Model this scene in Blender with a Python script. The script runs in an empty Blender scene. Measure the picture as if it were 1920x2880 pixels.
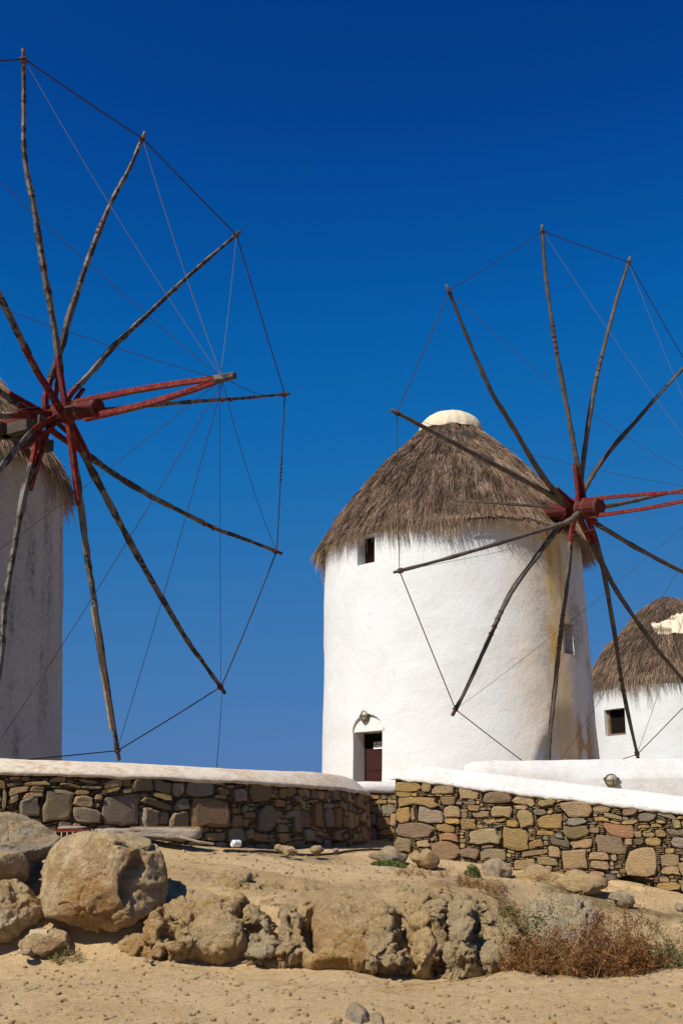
import bpy, bmesh, math, random
import numpy as np
from mathutils import Vector
random.seed(7); RNG = np.random.default_rng(11)
S = bpy.context.scene
COL = S.collection
R_ = math.radians
# ------------------------------------------------------------------ camera, sky, sun, exposure
F_PX = 3200.0; PITCH = math.atan(910 / 3200.0); SP, CP = math.sin(PITCH), math.cos(PITCH)
cam = bpy.data.cameras.new('camera'); co = bpy.data.objects.new('camera', cam); COL.objects.link(co)
cam.sensor_fit = 'VERTICAL'; cam.sensor_height = 36; cam.lens = 40; cam.clip_start = .1; cam.clip_end = 6000
co.location = (0, 0, 0); co.rotation_euler = (math.pi / 2 + PITCH, 0, 0); S.camera = co
SUN_AZ, SUN_EL = R_(-42), R_(46)          # azimuth measured from the viewer's side towards the left
sd = Vector((math.sin(SUN_AZ) * math.cos(SUN_EL), -math.cos(SUN_AZ) * math.cos(SUN_EL), math.sin(SUN_EL)))
w = bpy.data.worlds.new('World'); S.world = w; w.use_nodes = True
nt = w.node_tree; nt.nodes.clear()
sky = nt.nodes.new('ShaderNodeTexSky'); sky.sky_type = 'NISHITA'; sky.sun_disc = False
sky.sun_elevation = SUN_EL; sky.sun_rotation = math.atan2(sd.x, sd.y) % (2 * math.pi)
sky.altitude = 0; sky.air_density = 1.0; sky.dust_density = 1.0; sky.ozone_density = 8.0
# deep polarised blue of the photograph: one tone curve per channel on the whole sky
m1_ = nt.nodes.new('ShaderNodeVectorMath'); m1_.operation = 'SCALE'; m1_.inputs['Scale'].default_value = .035
cv = nt.nodes.new('ShaderNodeRGBCurve'); cv.mapping.use_clip = False; cv.mapping.extend = 'EXTRAPOLATED'
for ch, pts in enumerate((((0, 0), (.018, .0005), (.033, .0025), (.0575, .02), (.1, .040), (.5, .22), (1, .45)),
                          ((0, 0), (.04, .0225), (.047, .036), (.065, .0640), (.106, .088), (.152, .100), (.5, .22), (1, .42)),
                          ((0, 0), (.089, .121), (.103, .160), (.133, .206), (.186, .220), (.25, .232), (.5, .28), (1, .45)))):
    c_ = cv.mapping.curves[ch]; c_.points[0].location = pts[0]; c_.points[1].location = pts[-1]
    for p_ in pts[1:-1]: c_.points.new(*p_)
    for p_ in c_.points: p_.handle_type = 'AUTO_CLAMPED'
cv.mapping.update()
m2_ = nt.nodes.new('ShaderNodeVectorMath'); m2_.operation = 'SCALE'; m2_.inputs['Scale'].default_value = 15.5
bg = nt.nodes.new('ShaderNodeBackground'); bg.inputs['Strength'].default_value = 0.1
wo = nt.nodes.new('ShaderNodeOutputWorld')
nt.links.new(sky.outputs[0], m1_.inputs[0]); nt.links.new(m1_.outputs[0], cv.inputs['Color']); nt.links.new(cv.outputs[0], m2_.inputs[0])
nt.links.new(m2_.outputs[0], bg.inputs[0]); nt.links.new(bg.outputs[0], wo.inputs[0])
sl = bpy.data.lights.new('sun', 'SUN'); sl.energy = 5.0; sl.angle = R_(.5); sl.color = (1, .955, .875)
so = bpy.data.objects.new('sun', sl); COL.objects.link(so); so.rotation_euler = sd.to_track_quat('Z', 'Y').to_euler(); so.location = (-20, -20, 30)
S.view_settings.view_transform = 'Standard'; S.view_settings.look = 'None'
S.view_settings.exposure = 0.36; S.view_settings.gamma = 1; S.view_settings.use_curve_mapping = False

# ------------------------------------------------------------------ helpers
def ray(u, v):
    a = u - 960.; b = 1440. - v
    return np.array([a, F_PX * CP - b * SP, F_PX * SP + b * CP])
def P(u, v, Y):
    r = ray(u, v); return r / r[1] * Y
def hash3(i, seed):
    i = i.astype(np.int64)
    h = (i[..., 0] * 73856093) ^ (i[..., 1] * 19349663) ^ (i[..., 2] * 83492791) ^ (seed * 2654435761 % 4294967291)
    h = (h ^ (h >> 13)) * 1274126177 & 0xffffffff
    h = (h ^ (h >> 16)) * 2246822519 & 0xffffffff
    return ((h ^ (h >> 15)) & 0xffffff) / float(0xffffff)
def vn(p, s=0):
    p = np.asarray(p, float); i = np.floor(p); f = p - i; f = f * f * f * (f * (f * 6 - 15) + 10); r = 0
    for dx in (0, 1):
        for dy in (0, 1):
            for dz in (0, 1):
                wt = (f[..., 0] if dx else 1 - f[..., 0]) * (f[..., 1] if dy else 1 - f[..., 1]) * (f[..., 2] if dz else 1 - f[..., 2])
                r = r + wt * hash3(i + [dx, dy, dz], s)
    return r * 2 - 1
def fbm(p, o=4, s=0, g=.5):
    r = 0; a = 1; t = 0
    for k in range(o):
        r = r + a * vn(p * 2.03 ** k, s + k * 7); t += a; a *= g
    return r / t
def ridged(p, o=4, s=0, g=.55):
    r = 0; a = 1; t = 0
    for k in range(o):
        r = r + a * (1 - np.abs(vn(p * 2.1 ** k, s + k * 5)) * 2); t += a; a *= g
    return r / t
def worley(p, s=0):
    i = np.floor(p); f1 = np.full(p.shape[:-1], 9.); f2 = f1.copy(); idv = f1.copy()
    for dx in (-1, 0, 1):
        for dy in (-1, 0, 1):
            for dz in (-1, 0, 1):
                c = i + [dx, dy, dz]
                q = c + np.stack([hash3(c, s), hash3(c, s + 1), hash3(c, s + 2)], -1)
                d = np.sqrt(((q - p) ** 2).sum(-1)); m = d < f1
                f2 = np.where(m, f1, np.minimum(f2, d)); idv = np.where(m, hash3(c, s + 3), idv); f1 = np.where(m, d, f1)
    return f1, f2, idv
def facets(p, s=0):
    """broken rock: every cell is a plane of its own height and tilt, with the crack distance between cells"""
    i = np.floor(p); f1 = np.full(p.shape[:-1], 9.); f2 = f1.copy(); h = f1.copy()
    for dx in (-1, 0, 1):
        for dy in (-1, 0, 1):
            for dz in (-1, 0, 1):
                c = i + [dx, dy, dz]; o_ = c + np.stack([hash3(c, s), hash3(c, s + 1), hash3(c, s + 2)], -1) - p
                d = np.sqrt((o_ ** 2).sum(-1)); m = d < f1
                pl = (hash3(c, s + 3) - .5) * .9 + 1.7 * ((hash3(c, s + 4) - .5) * o_[..., 0] + (hash3(c, s + 5) - .5) * o_[..., 1] + (hash3(c, s + 6) - .5) * o_[..., 2])
                f2 = np.where(m, f1, np.minimum(f2, d)); h = np.where(m, pl, h); f1 = np.where(m, d, f1)
    return h, np.clip((f2 - f1) / .06, 0, 1)
def sstep(a, b, x):
    t = np.clip((x - a) / (b - a), 0, 1); return t * t * (3 - 2 * t)

def tag(o, label=None, cat=None, group=None, kind=None):
    if label: o['label'] = label
    if cat: o['category'] = cat
    if group: o['group'] = group
    if kind: o['kind'] = kind
    return o
def mesh(name, V, F, mat=None, parent=None, smooth=False):
    me = bpy.data.meshes.new(name)
    if isinstance(F, np.ndarray):
        V = np.asarray(V, np.float32); n = F.shape[1]
        me.vertices.add(len(V)); me.vertices.foreach_set('co', V.ravel())
        me.loops.add(F.size); me.loops.foreach_set('vertex_index', F.astype(np.int32).ravel())
        me.polygons.add(len(F)); me.polygons.foreach_set('loop_start', np.arange(0, F.size, n, dtype=np.int32))
        me.update(calc_edges=True)
    else:
        me.from_pydata([tuple(map(float, v)) for v in V], [], [tuple(map(int, f)) for f in F]); me.update()
    if smooth: me.polygons.foreach_set('use_smooth', [True] * len(me.polygons))
    o = bpy.data.objects.new(name, me); COL.objects.link(o)
    if mat: me.materials.append(mat)
    if parent: o.parent = parent; o.matrix_parent_inverse = parent.matrix_world.inverted() if False else o.matrix_parent_inverse
    return o
class MB:
    def __init__(s): s.V = []; s.F = []
    def add(s, V, F):
        b = len(s.V); s.V.extend([tuple(v) for v in V]); s.F.extend([tuple(i + b for i in f) for f in F])
    def box(s, c, h, ax=None):
        X, Y, Z = [np.array(a, float) for a in (ax or ((1, 0, 0), (0, 1, 0), (0, 0, 1)))]; c = np.array(c, float)
        V = [c + X * h[0] * a + Y * h[1] * b + Z * h[2] * d for a in (-1, 1) for b in (-1, 1) for d in (-1, 1)]
        s.add(V, [(0, 1, 3, 2), (4, 6, 7, 5), (0, 4, 5, 1), (2, 3, 7, 6), (0, 2, 6, 4), (1, 5, 7, 3)])
    def tube(s, pts, rad, n=6, jit=0, flat=1., up=(0, 0, 1)):
        pts = np.array(pts, float); m = len(pts)
        if np.isscalar(rad): rad = [rad] * m
        V = []; T = np.gradient(pts, axis=0); prev = None
        for k in range(m):
            t = T[k] / (np.linalg.norm(T[k]) + 1e-12)
            a = np.cross(t, up) if prev is None else prev - t * np.dot(prev, t)
            if np.linalg.norm(a) < 1e-5: a = np.cross(t, (1, .1, 0))
            a /= np.linalg.norm(a); b = np.cross(t, a); prev = a
            for i in range(n):
                an = 2 * math.pi * (i + .5) / n; r = rad[k] * (1 + jit * (random.random() - .5))
                V.append(pts[k] + a * r * math.cos(an) + b * r * flat * math.sin(an))
        F = [(k * n + i, k * n + (i + 1) % n, (k + 1) * n + (i + 1) % n, (k + 1) * n + i) for k in range(m - 1) for i in range(n)]
        F += [tuple(range(n))[::-1], tuple((m - 1) * n + i for i in range(n))]
        s.add(V, F)
    def build(s, name, mat, parent=None, smooth=False): return mesh(name, s.V, s.F, mat, parent, smooth)
def empty(name, parent=None):
    o = bpy.data.objects.new(name, None); COL.objects.link(o); o.empty_display_size = .3
    if parent: o.parent = parent
    return o
def rootat(name, loc):
    """top-level Empty at the thing's base; parts keep world coordinates through parent inverse"""
    o = empty(name); o.location = loc; o.matrix_world.translation = Vector(loc); return o
def adopt(root):
    """shift direct children so that parts built in world coordinates keep their place under the root"""
    L = Vector(root.location)
    for o in list(COL.objects):
        if o.parent == root: o.location = Vector(o.location) - L
def attr(o, name, val):
    a = o.data.attributes.new(name, 'FLOAT', 'POINT'); a.data.foreach_set('value', np.asarray(val, np.float32).ravel())
def verts(o):
    a = np.empty(len(o.data.vertices) * 3, np.float32); o.data.vertices.foreach_get('co', a); return a.reshape(-1, 3).astype(float)
def setverts(o, V): o.data.vertices.foreach_set('co', np.asarray(V, np.float32).ravel()); o.data.update()

# ------------------------------------------------------------------ materials
class NT:
    def __init__(s, name, rough=.9, spec=.3):
        s.m = bpy.data.materials.new(name); s.m.use_nodes = True; s.t = s.m.node_tree
        s.b = s.t.nodes['Principled BSDF']; s.b.inputs['Roughness'].default_value = rough; s.b.inputs['Specular IOR Level'].default_value = spec
        s.co = s.n('ShaderNodeTexCoord').outputs['Object']
    def n(s, t, **k):
        x = s.t.nodes.new(t)
        for a, v in k.items(): setattr(x, a, v)
        return x
    def inp(s, sock, v):
        if isinstance(v, bpy.types.NodeSocket): s.t.links.new(v, sock)
        else: sock.default_value = v
    def noise(s, sc, det=4, rough=.6, dist=0, vec=None, w=None):
        x = s.n('ShaderNodeTexNoise'); x.inputs['Scale'].default_value = sc; x.inputs['Detail'].default_value = det
        x.inputs['Roughness'].default_value = rough; x.inputs['Distortion'].default_value = dist
        s.t.links.new(vec or s.co, x.inputs['Vector']); return x.outputs['Fac']
    def vor(s, sc, feat='F1', out='Distance', vec=None, rnd=1):
        x = s.n('ShaderNodeTexVoronoi', feature=feat); x.inputs['Scale'].default_value = sc; x.inputs['Randomness'].default_value = rnd
        s.t.links.new(vec or s.co, x.inputs['Vector']); return x.outputs[out]
    def map(s, sc, vec=None):
        x = s.n('ShaderNodeMapping'); x.inputs['Scale'].default_value = sc; s.t.links.new(vec or s.co, x.inputs['Vector']); return x.outputs[0]
    def rng(s, f, a, b, c=0, d=1):
        x = s.n('ShaderNodeMapRange'); s.inp(x.inputs[0], f)
        for i, v in enumerate((a, b, c, d)): x.inputs[i + 1].default_value = v
        return x.outputs[0]
    def mix(s, f, a, b, mode='MIX'):
        x = s.n('ShaderNodeMix', data_type='RGBA', blend_type=mode); s.inp(x.inputs['Factor'], f)
        for k, v in ((6, a), (7, b)):
            if isinstance(v, (tuple, list)): v = tuple(v) + (1,) if len(v) == 3 else v
            s.inp(x.inputs[k], v)
        return x.outputs[2]
    def math(s, op, a, b=0.):
        x = s.n('ShaderNodeMath', operation=op); s.inp(x.inputs[0], a); s.inp(x.inputs[1], b); return x.outputs[0]
    def attr(s, name): return s.n('ShaderNodeAttribute', attribute_name=name).outputs['Fac']
    def bump(s, h, dist=.01, st=1, prev=None):
        x = s.n('ShaderNodeBump'); x.inputs['Distance'].default_value = dist; x.inputs['Strength'].default_value = st
        s.t.links.new(h, x.inputs['Height'])
        if prev: s.t.links.new(prev, x.inputs['Normal'])
        return x.outputs[0]
    def done(s, color, bump=None):
        s.inp(s.b.inputs['Base Color'], color if isinstance(color, bpy.types.NodeSocket) else tuple(color) + (1,))
        if bump: s.t.links.new(bump, s.b.inputs['Normal'])
        return s.m

def m_plaster(name, base=(.60, .615, .62), ochre=(.50, .31, .08), dirt=(.19, .19, .17), dirtamt=.0, bd=.03):
    a = NT(name, .92, .2)
    n1 = a.noise(1.1, 5, .6); n2 = a.noise(7, 6, .65); n3 = a.noise(34, 4, .6)
    c = a.mix(a.rng(n1, .4, .7), base, tuple(x * y for x, y in zip(base, (.95, .93, .90))))
    c = a.mix(a.math('MULTIPLY', a.attr('cream'), a.rng(n2, .2, .7, .55, 1)), c, (.66, .53, .34))
    c = a.mix(a.math('MULTIPLY', a.attr('ochre'), a.rng(n2, .3, .5, .75, 1)), c, ochre)
    c = a.mix(a.math('MULTIPLY', a.attr('grime'), a.rng(a.noise(11, 7, .75), .42, .62, .22, 1)), c, dirt)  # mask holds grime and the shade painted on the middle mill's flank
    c = a.mix(a.attr('peel'), c, (.56, .56, .62))
    if dirtamt:
        st = a.math('MULTIPLY', a.rng(a.noise(1, 7, .75, .3, a.map((13, 13, 30))), .42, .62), a.rng(a.noise(2.2, 5, .7), .3, .62)); c = a.mix(a.math('MULTIPLY', st, dirtamt), c, (.42, .27, .15))
    ck = a.math('MULTIPLY', a.rng(a.math('ABSOLUTE', a.math('SUBTRACT', a.noise(1.3, 6, .6, .4), .5)), .0035, 0), a.rng(a.noise(.9, 3), .5, .62)); c = a.mix(a.math('MULTIPLY', ck, .55), c, (.28, .25, .22))
    pt_ = a.rng(a.noise(2.6, 7, .7, .3), .60, .64, 0, .5); c = a.mix(pt_, c, tuple(x * .86 for x in base))
    h = a.math('ADD', a.math('MULTIPLY', n2, .55), a.math('MULTIPLY', n3, .45))
    b = a.bump(h, bd, .8)
    b = a.bump(a.rng(a.vor(3.2, 'DISTANCE_TO_EDGE'), 0, .02), .004, .25, b)
    return a.done(c, b)
M_WALL = m_plaster('whitewashed_plaster')
M_COPE = m_plaster('weathered_whitewash', (.62, .54, .43), dirtamt=1.2, bd=.012)
M_COPE2 = m_plaster('fresh_whitewash', (.55, .55, .535), dirtamt=.45, bd=.016)

def m_thatch():
    a = NT('thatch_straw', .85, .25)
    r = a.attr('tone'); c = a.mix(r, (.04, .022, .013), (.36, .235, .15))
    c = a.mix(a.rng(a.noise(1.6, 5, .7), .42, .7, 0, .55), c, (.10, .075, .058))
    c = a.mix(a.attr('pale'), c, (.56, .43, .29))
    return a.done(c)
M_THATCH = m_thatch()
a = NT('thatch_bed', 1, .1); M_BED = a.done(a.mix(a.noise(30, 4), (.02, .015, .011), (.07, .052, .04)))

def m_wood(name, c1, c2, c3, amt=.5, sc=1):
    a = NT(name, .8, .25)
    g = a.noise(6 * sc, 6, .75, .4); f = a.noise(45, 5, .7)
    c = a.mix(a.rng(g, .35, .65), c1, c2); c = a.mix(a.math('MULTIPLY', a.rng(a.noise(9 * sc, 4, .7), .5, .54), amt), c, c3)
    c = a.mix(a.rng(f, .3, .7, 0, .45), c, tuple(x * .5 for x in c1))
    return a.done(c, a.bump(a.math('ADD', f, g), .012, .8))
M_POLE = m_wood('weathered_grey_pole', (.065, .053, .045), (.235, .205, .17), (.02, .016, .013), .9, .4)
M_POLE2 = m_wood('grey_brown_pole', (.075, .061, .05), (.14, .118, .096), (.035, .027, .021), .5, .4)
M_PLANK = m_wood('bare_plank', (.30, .22, .14), (.42, .33, .23), (.10, .07, .05), .4)
M_DARKW = m_wood('dark_old_beam', (.05, .038, .03), (.09, .07, .055), (.02, .015, .012), .4)
M_RED = m_wood('peeling_red_paint', (.19, .006, .004), (.07, .005, .004), (.20, .12, .085), .3, 1.4)
M_SHAFT = m_wood('red_and_dark_shaft_paint', (.13, .008, .005), (.05, .01, .008), (.02, .01, .008), .45)
M_DOOR = m_wood('dark_red_door_paint', (.042, .007, .005), (.028, .006, .005), (.02, .010, .008), .3)
M_FRAMEW = m_wood('old_brown_frame', (.16, .10, .06), (.24, .16, .10), (.05, .03, .02), .4)
a = NT('tarred_rope', 1, 0); M_ROPE = a.done(a.mix(a.noise(90), (.022, .016, .012), (.075, .055, .04)))
a = NT('steel_stay', 1, 0); M_STAY = a.done(a.mix(a.noise(60), (.06, .055, .05), (.13, .12, .11)))
a = NT('rusty_iron', .8); M_IRON = a.done(a.mix(a.noise(40), (.03, .018, .014), (.12, .05, .03)))
a = NT('canvas', .9, .1); n = a.noise(14, 5, .6, 1); M_CANVAS = a.done(a.mix(a.rng(n, .3, .7), (.60, .52, .38), (.52, .43, .30)), a.bump(a.noise(5, 5, .6, .8), .05, .5))
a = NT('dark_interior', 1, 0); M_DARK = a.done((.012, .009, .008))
a = NT('white_sign', .6); M_SIGN = a.done((.78, .78, .76))
a = NT('black_lettering', .7); M_BLACK = a.done((.015, .015, .015))
a = NT('aged_brass', .35, .6); a.b.inputs['Metallic'].default_value = .8; M_BRASS = a.done(a.mix(a.noise(40), (.10, .08, .045), (.20, .16, .09)))
a = NT('lamp_glass', .15, .6); M_GLASS = a.done(a.mix(a.noise(25), (.20, .17, .11), (.42, .38, .28)))
a = NT('white_plastic', .4); M_PLASTIC = a.done((.75, .75, .73))
a = NT('black_hose', .6); M_HOSE = a.done((.02, .02, .022))
a = NT('cream_pipe', .6); M_PIPE = a.done((.50, .42, .27))
a = NT('concrete', .95, .1); n = a.noise(20, 8, .7); M_CONC = a.done(a.mix(n, (.20, .155, .12), (.38, .31, .245)), a.bump(n, .03, .8))

def m_stone(name='wall_stone'):
    a = NT(name, .9, .25)
    oi = a.n('ShaderNodeObjectInfo'); base = oi.outputs['Color']
    ofs = a.n('ShaderNodeVectorMath', operation='ADD'); a.t.links.new(a.co, ofs.inputs[0])
    sc = a.math('MULTIPLY', oi.outputs['Random'], 40.); cx = a.n('ShaderNodeCombineXYZ'); a.t.links.new(sc, cx.inputs[0]); a.t.links.new(sc, cx.inputs[2]); a.t.links.new(cx.outputs[0], ofs.inputs[1]); v = ofs.outputs[0]
    n1 = a.noise(9, 6, .65, .3, v); n2 = a.noise(48, 6, .75, 0, v); n3 = a.noise(140, 3, .6, 0, v)
    c = a.mix(a.rng(n1, .35, .7, 0, .8), base, a.mix(1., base, (1.25, 1.12, .92), 'MULTIPLY'))
    c = a.mix(a.rng(n1, .5, .3, 0, .5), c, a.mix(1., base, (.62, .60, .60), 'MULTIPLY'))
    c = a.mix(a.rng(n2, .35, .7, .0, .55), c, a.mix(1., base, (.42, .40, .38), 'MULTIPLY'))
    c = a.mix(a.rng(n3, .6, .75, 0, .4), c, (.42, .38, .31))
    lay = a.noise(14, 4, .6, .5, a.map((1.2, 1.2, 5), v))
    h = a.math('ADD', a.math('ADD', n2, a.math('MULTIPLY', n3, .3)), a.math('MULTIPLY', lay, .8))
    return a.done(c, a.bump(h, .04, 1))
M_STONE = m_stone()
a = NT('joint_fill', 1, .05); n = a.noise(35, 6, .75); M_JOINT = a.done(a.mix(n, (.07, .05, .034), (.32, .24, .16)), a.bump(n, .04, 1))

def m_rock(name, c1=(.40, .30, .19), c2=(.25, .19, .135), rust=(.36, .19, .07), rustamt=.5, grey=(.36, .30, .225), sand=0):
    a = NT(name, .92, .25)
    big = a.noise(2.2, 5, .6, .4); md = a.noise(9, 7, .7); fn = a.noise(60, 6, .75); sp = a.noise(190, 3, .6)
    c = a.mix(a.rng(md, .40, .60), c2, c1)
    c = a.mix(a.rng(big, .45, .62, 0, .85), c, grey)
    c = a.mix(a.math('MULTIPLY', a.rng(a.noise(3.1, 6, .65, .5), .50, .62), rustamt), c, rust)
    c = a.mix(a.math('MULTIPLY', a.attr('rust'), a.rng(a.noise(12, 7, .7), .3, .62, .25, 1)), c, (.44, .215, .045))
    c = a.mix(a.math('MULTIPLY', a.attr('greyish'), a.rng(md, .3, .6, .4, 1)), c, (.44, .365, .26))
    c = a.mix(a.rng(fn, .47, .36, 0, .6), c, tuple(x * .4 for x in c2))
    c = a.mix(a.rng(sp, .56, .70, 0, .6), c, (.66, .56, .42))
    c = a.mix(a.rng(sp, .40, .3, 0, .7), c, (.06, .045, .03))
    f1 = a.vor(22); f2 = a.noise(24, 8, .75)
    if sand:
        gnode = a.n('ShaderNodeNewGeometry'); sx = a.n('ShaderNodeSeparateXYZ'); a.t.links.new(gnode.outputs['Normal'], sx.inputs[0])
        up_ = a.rng(a.math('ADD', sx.outputs[2], a.math('MULTIPLY', a.math('SUBTRACT', md, .5), 1.3)), .55, .95, 0, sand); c = a.mix(up_, c, (.60, .42, .21))
    h = a.math('ADD', a.math('ADD', a.math('MULTIPLY', fn, .8), a.math('MULTIPLY', sp, .25)), a.math('MULTIPLY', f2, 1.1))
    crk = a.rng(a.math('ABSOLUTE', a.math('SUBTRACT', a.noise(4.5, 5, .65, .6, a.map((1, 1, 1.8))), .5)), 0, .012)
    c = a.mix(a.math('MULTIPLY', a.math('SUBTRACT', 1., crk), .45), c, tuple(x * .5 for x in c2))
    h = a.math('ADD', h, a.math('MULTIPLY', crk, .12))
    return a.done(c, a.bump(h, .05, 1))
M_ROCK = m_rock('granite_boulder', (.80, .58, .31), (.46, .30, .13), rust=(.50, .26, .07), rustamt=.75, grey=(.68, .54, .35), sand=.25)
M_ROCK_G = m_rock('grey_granite', (.66, .50, .30), (.34, .25, .15), rust=(.46, .25, .08), rustamt=.5, grey=(.46, .40, .32), sand=.6)
M_ROCK_O = m_rock('ochre_rock', (.74, .51, .23), (.42, .265, .095), rust=(.46, .24, .06), rustamt=.65, grey=(.58, .43, .24), sand=.7)
def m_sand():
    a = NT('sandy_ground', .97, .12)
    big = a.noise(.9, 6, .65, .5); md = a.noise(6, 7, .7); fn = a.noise(70, 6, .8); sp = a.noise(260, 2, .5); sp2 = a.vor(120)
    c = a.mix(a.rng(big, .35, .65), (.70, .49, .25), (.60, .405, .19))
    c = a.mix(a.rng(md, .52, .7, 0, .4), c, (.42, .28, .14))
    c = a.mix(a.math('MULTIPLY', a.attr('bank'), a.rng(a.noise(5, 7, .75), .36, .62)), c, (.42, .27, .115))
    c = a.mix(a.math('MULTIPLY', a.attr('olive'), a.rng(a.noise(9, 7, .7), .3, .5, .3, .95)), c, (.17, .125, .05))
    c = a.mix(a.math('MULTIPLY', a.attr('soil'), a.rng(a.noise(14, 7, .75), .42, .56)), c, (.13, .08, .04))  # dark soil, and shadow painted at the foot of the curved wall
    c = a.mix(a.rng(fn, .5, .36, 0, .5), c, (.25, .17, .09))
    mg = a.noise(28, 6, .8); c = a.mix(a.rng(mg, .54, .68, 0, .65), c, (.78, .62, .42)); c = a.mix(a.rng(mg, .47, .34, 0, .75), c, (.34, .21, .095))
    c = a.mix(a.rng(sp, .60, .72, 0, .6), c, (.70, .60, .46)); c = a.mix(a.rng(sp, .38, .3, 0, .7), c, (.13, .09, .05))
    h = a.math('ADD', a.math('ADD', a.math('MULTIPLY', fn, 1.), a.math('MULTIPLY', sp, .3)), a.math('MULTIPLY', mg, 1.))
    rk = a.math('ADD', a.math('MULTIPLY', a.attr('rocky'), .05), .022)
    b = a.n('ShaderNodeBump'); b.inputs['Strength'].default_value = 1; a.t.links.new(rk, b.inputs['Distance']); a.t.links.new(h, b.inputs['Height'])
    return a.done(c, b.outputs[0])
M_SAND = m_sand()
a = NT('sea_water', .12, .5); M_SEA = a.done((.01, .05, .10), a.bump(a.noise(.4, 4), .3, .5))
def m_leaf(name, c1, c2):
    a = NT(name, .75, .2); r = a.attr('tone'); return a.done(a.mix(r, c1, c2))
M_DRY = m_leaf('dry_leaves', (.07, .025, .008), (.33, .14, .035)); M_STEM = m_leaf('dry_stems', (.11, .055, .025), (.36, .24, .12))
M_GREEN = m_leaf('green_leaves', (.03, .055, .012), (.12, .16, .035)); M_GRASS = m_leaf('dry_grass', (.20, .11, .04), (.46, .33, .16))

# ------------------------------------------------------------------ places
MILL1 = np.array([-7.5, 18.9]); RM = 1.2; MILL2 = np.array([3.096, 30.44]); MILL3 = np.array([11.5, 39.6])  # middle mill scaled up about the camera by RM, its position included
PR = 7.9                                   # radius of the round terrace
RW0 = P(1112, 2350, 15.3)[:2]; RW1 = P(1920, 2350, 13.9)[:2]; RWT = (RW1 - RW0) / np.linalg.norm(RW1 - RW0); RWN = np.array([RWT[1], -RWT[0]])
def lw_uv(u, v, r=PR):
    """sight line through the photograph's point onto the round wall: arc length, height"""
    d = ray(u, v); a = d[0] ** 2 + d[1] ** 2; b = -2 * (d[0] * MILL1[0] + d[1] * MILL1[1]); c = MILL1 @ MILL1 - r * r
    q = b * b - 4 * a * c; t = (-b - math.sqrt(max(q, 0))) / (2 * a); p = d * t
    return math.atan2(p[0] - MILL1[0], MILL1[1] - p[1]) * r, p[2]
def lw_pt(s, z, out=0.):
    ph = s / PR; r = PR + out; return (MILL1[0] + r * math.sin(ph), MILL1[1] - r * math.cos(ph), z)
def rw_uv(u, v):
    d = ray(u, v); t = (RW0 @ RWN) / (d[:2] @ RWN); p = d * t; return float((p[:2] - RW0) @ RWT), p[2]
def rw_pt(s, z, out=0.):
    q = RW0 + RWT * s + RWN * out; return (q[0], q[1], z)

# ------------------------------------------------------------------ ground
ctrl = []
for u in (-500, 0, 480, 960, 1440, 1920, 2500):
    for v, Y in ((3300, 5.2), (2880, 7.2), (2790, 8.0), (2725, 8.8)): ctrl.append((*P(u, v, Y),))
C = lambda u, v, Y: ctrl.append((*P(u, v, Y),))
for u, v0, v1, v2 in ((-300, 2690, 2560, 2400), (0, 2680, 2560, 2420), (200, 2690, 2560, 2420), (450, 2695, 2560, 2425), (620, 2690, 2565, 2440), (760, 2690, 2560, 2450), (900, 2700, 2570, 2470), (1050, 2720, 2575, 2475), (1200, 2730, 2590, 2475), (1350, 2735, 2600, 2480)):
    C(u, v0, 9.2); C(u, v1, 9.42); C(u, v1 - 40, 9.62); C(u, v2 + 25, 10.2); C(u, v2 - 10, 11.3)
C(1500, 2740, 9.2); C(1500, 2640, 9.9); C(1520, 2555, 10.5); C(1680, 2740, 9.2); C(1680, 2660, 9.8); C(1680, 2590, 10.5)
C(1820, 2700, 10.0); C(1950, 2660, 10.6); C(2200, 2650, 10.6)
C(0, 2350, 11.6); C(300, 2352, 12.0); C(500, 2372, 12.2); C(560, 2385, 13.0); C(700, 2400, 13.2); C(850, 2405, 14); C(950, 2400, 14.8); C(1020, 2385, 16.5); C(1070, 2375, 18.2); C(1075, 2388, 16)
C(1100, 2410, 14.4); C(1200, 2425, 13.8); C(1300, 2440, 13.6); C(1400, 2455, 13.6); C(1500, 2462, 13.5); C(1600, 2480, 13.3); C(1700, 2500, 13.2); C(1760, 2515, 13.1); C(1900, 2535, 13.0); C(2100, 2560, 12.9)
C(1600, 2515, 12.2); C(1750, 2575, 11.8); C(1900, 2600, 11.6); C(1100, 2440, 12.4); C(800, 2430, 12); C(1300, 2470, 12.2)
C(-500, 2350, 11.0)
ctrl = np.array(ctrl)
def rbf_fit(Q, z, lam=.002):
    d = np.linalg.norm(Q[:, None] - Q[None], axis=-1); n = len(Q)
    A = np.zeros((n + 3, n + 3)); A[:n, :n] = -d + np.eye(n) * lam * -1; A[:n, n] = 1; A[:n, n + 1:] = Q; A[n:, :n] = A[:n, n:].T
    return np.linalg.solve(A, np.r_[z, 0, 0, 0])
RW = rbf_fit(ctrl[:, :2], ctrl[:, 2])
def base_z(X, Y):
    sh = X.shape; Q = np.stack([X.ravel(), Y.ravel()], -1); Qc = np.stack([np.clip(Q[:, 0], -6, 7), np.clip(Q[:, 1], 4, 20)], -1); out = np.empty(len(Q)); c = ctrl[:, :2]
    for i in range(0, len(Q), 20000):
        q = Qc[i:i + 20000]; d = np.linalg.norm(q[:, None] - c[None], axis=-1)
        out[i:i + 20000] = -d @ RW[:len(c)] + RW[len(c)] + q @ RW[len(c) + 1:]
    return out.reshape(sh)
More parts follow.
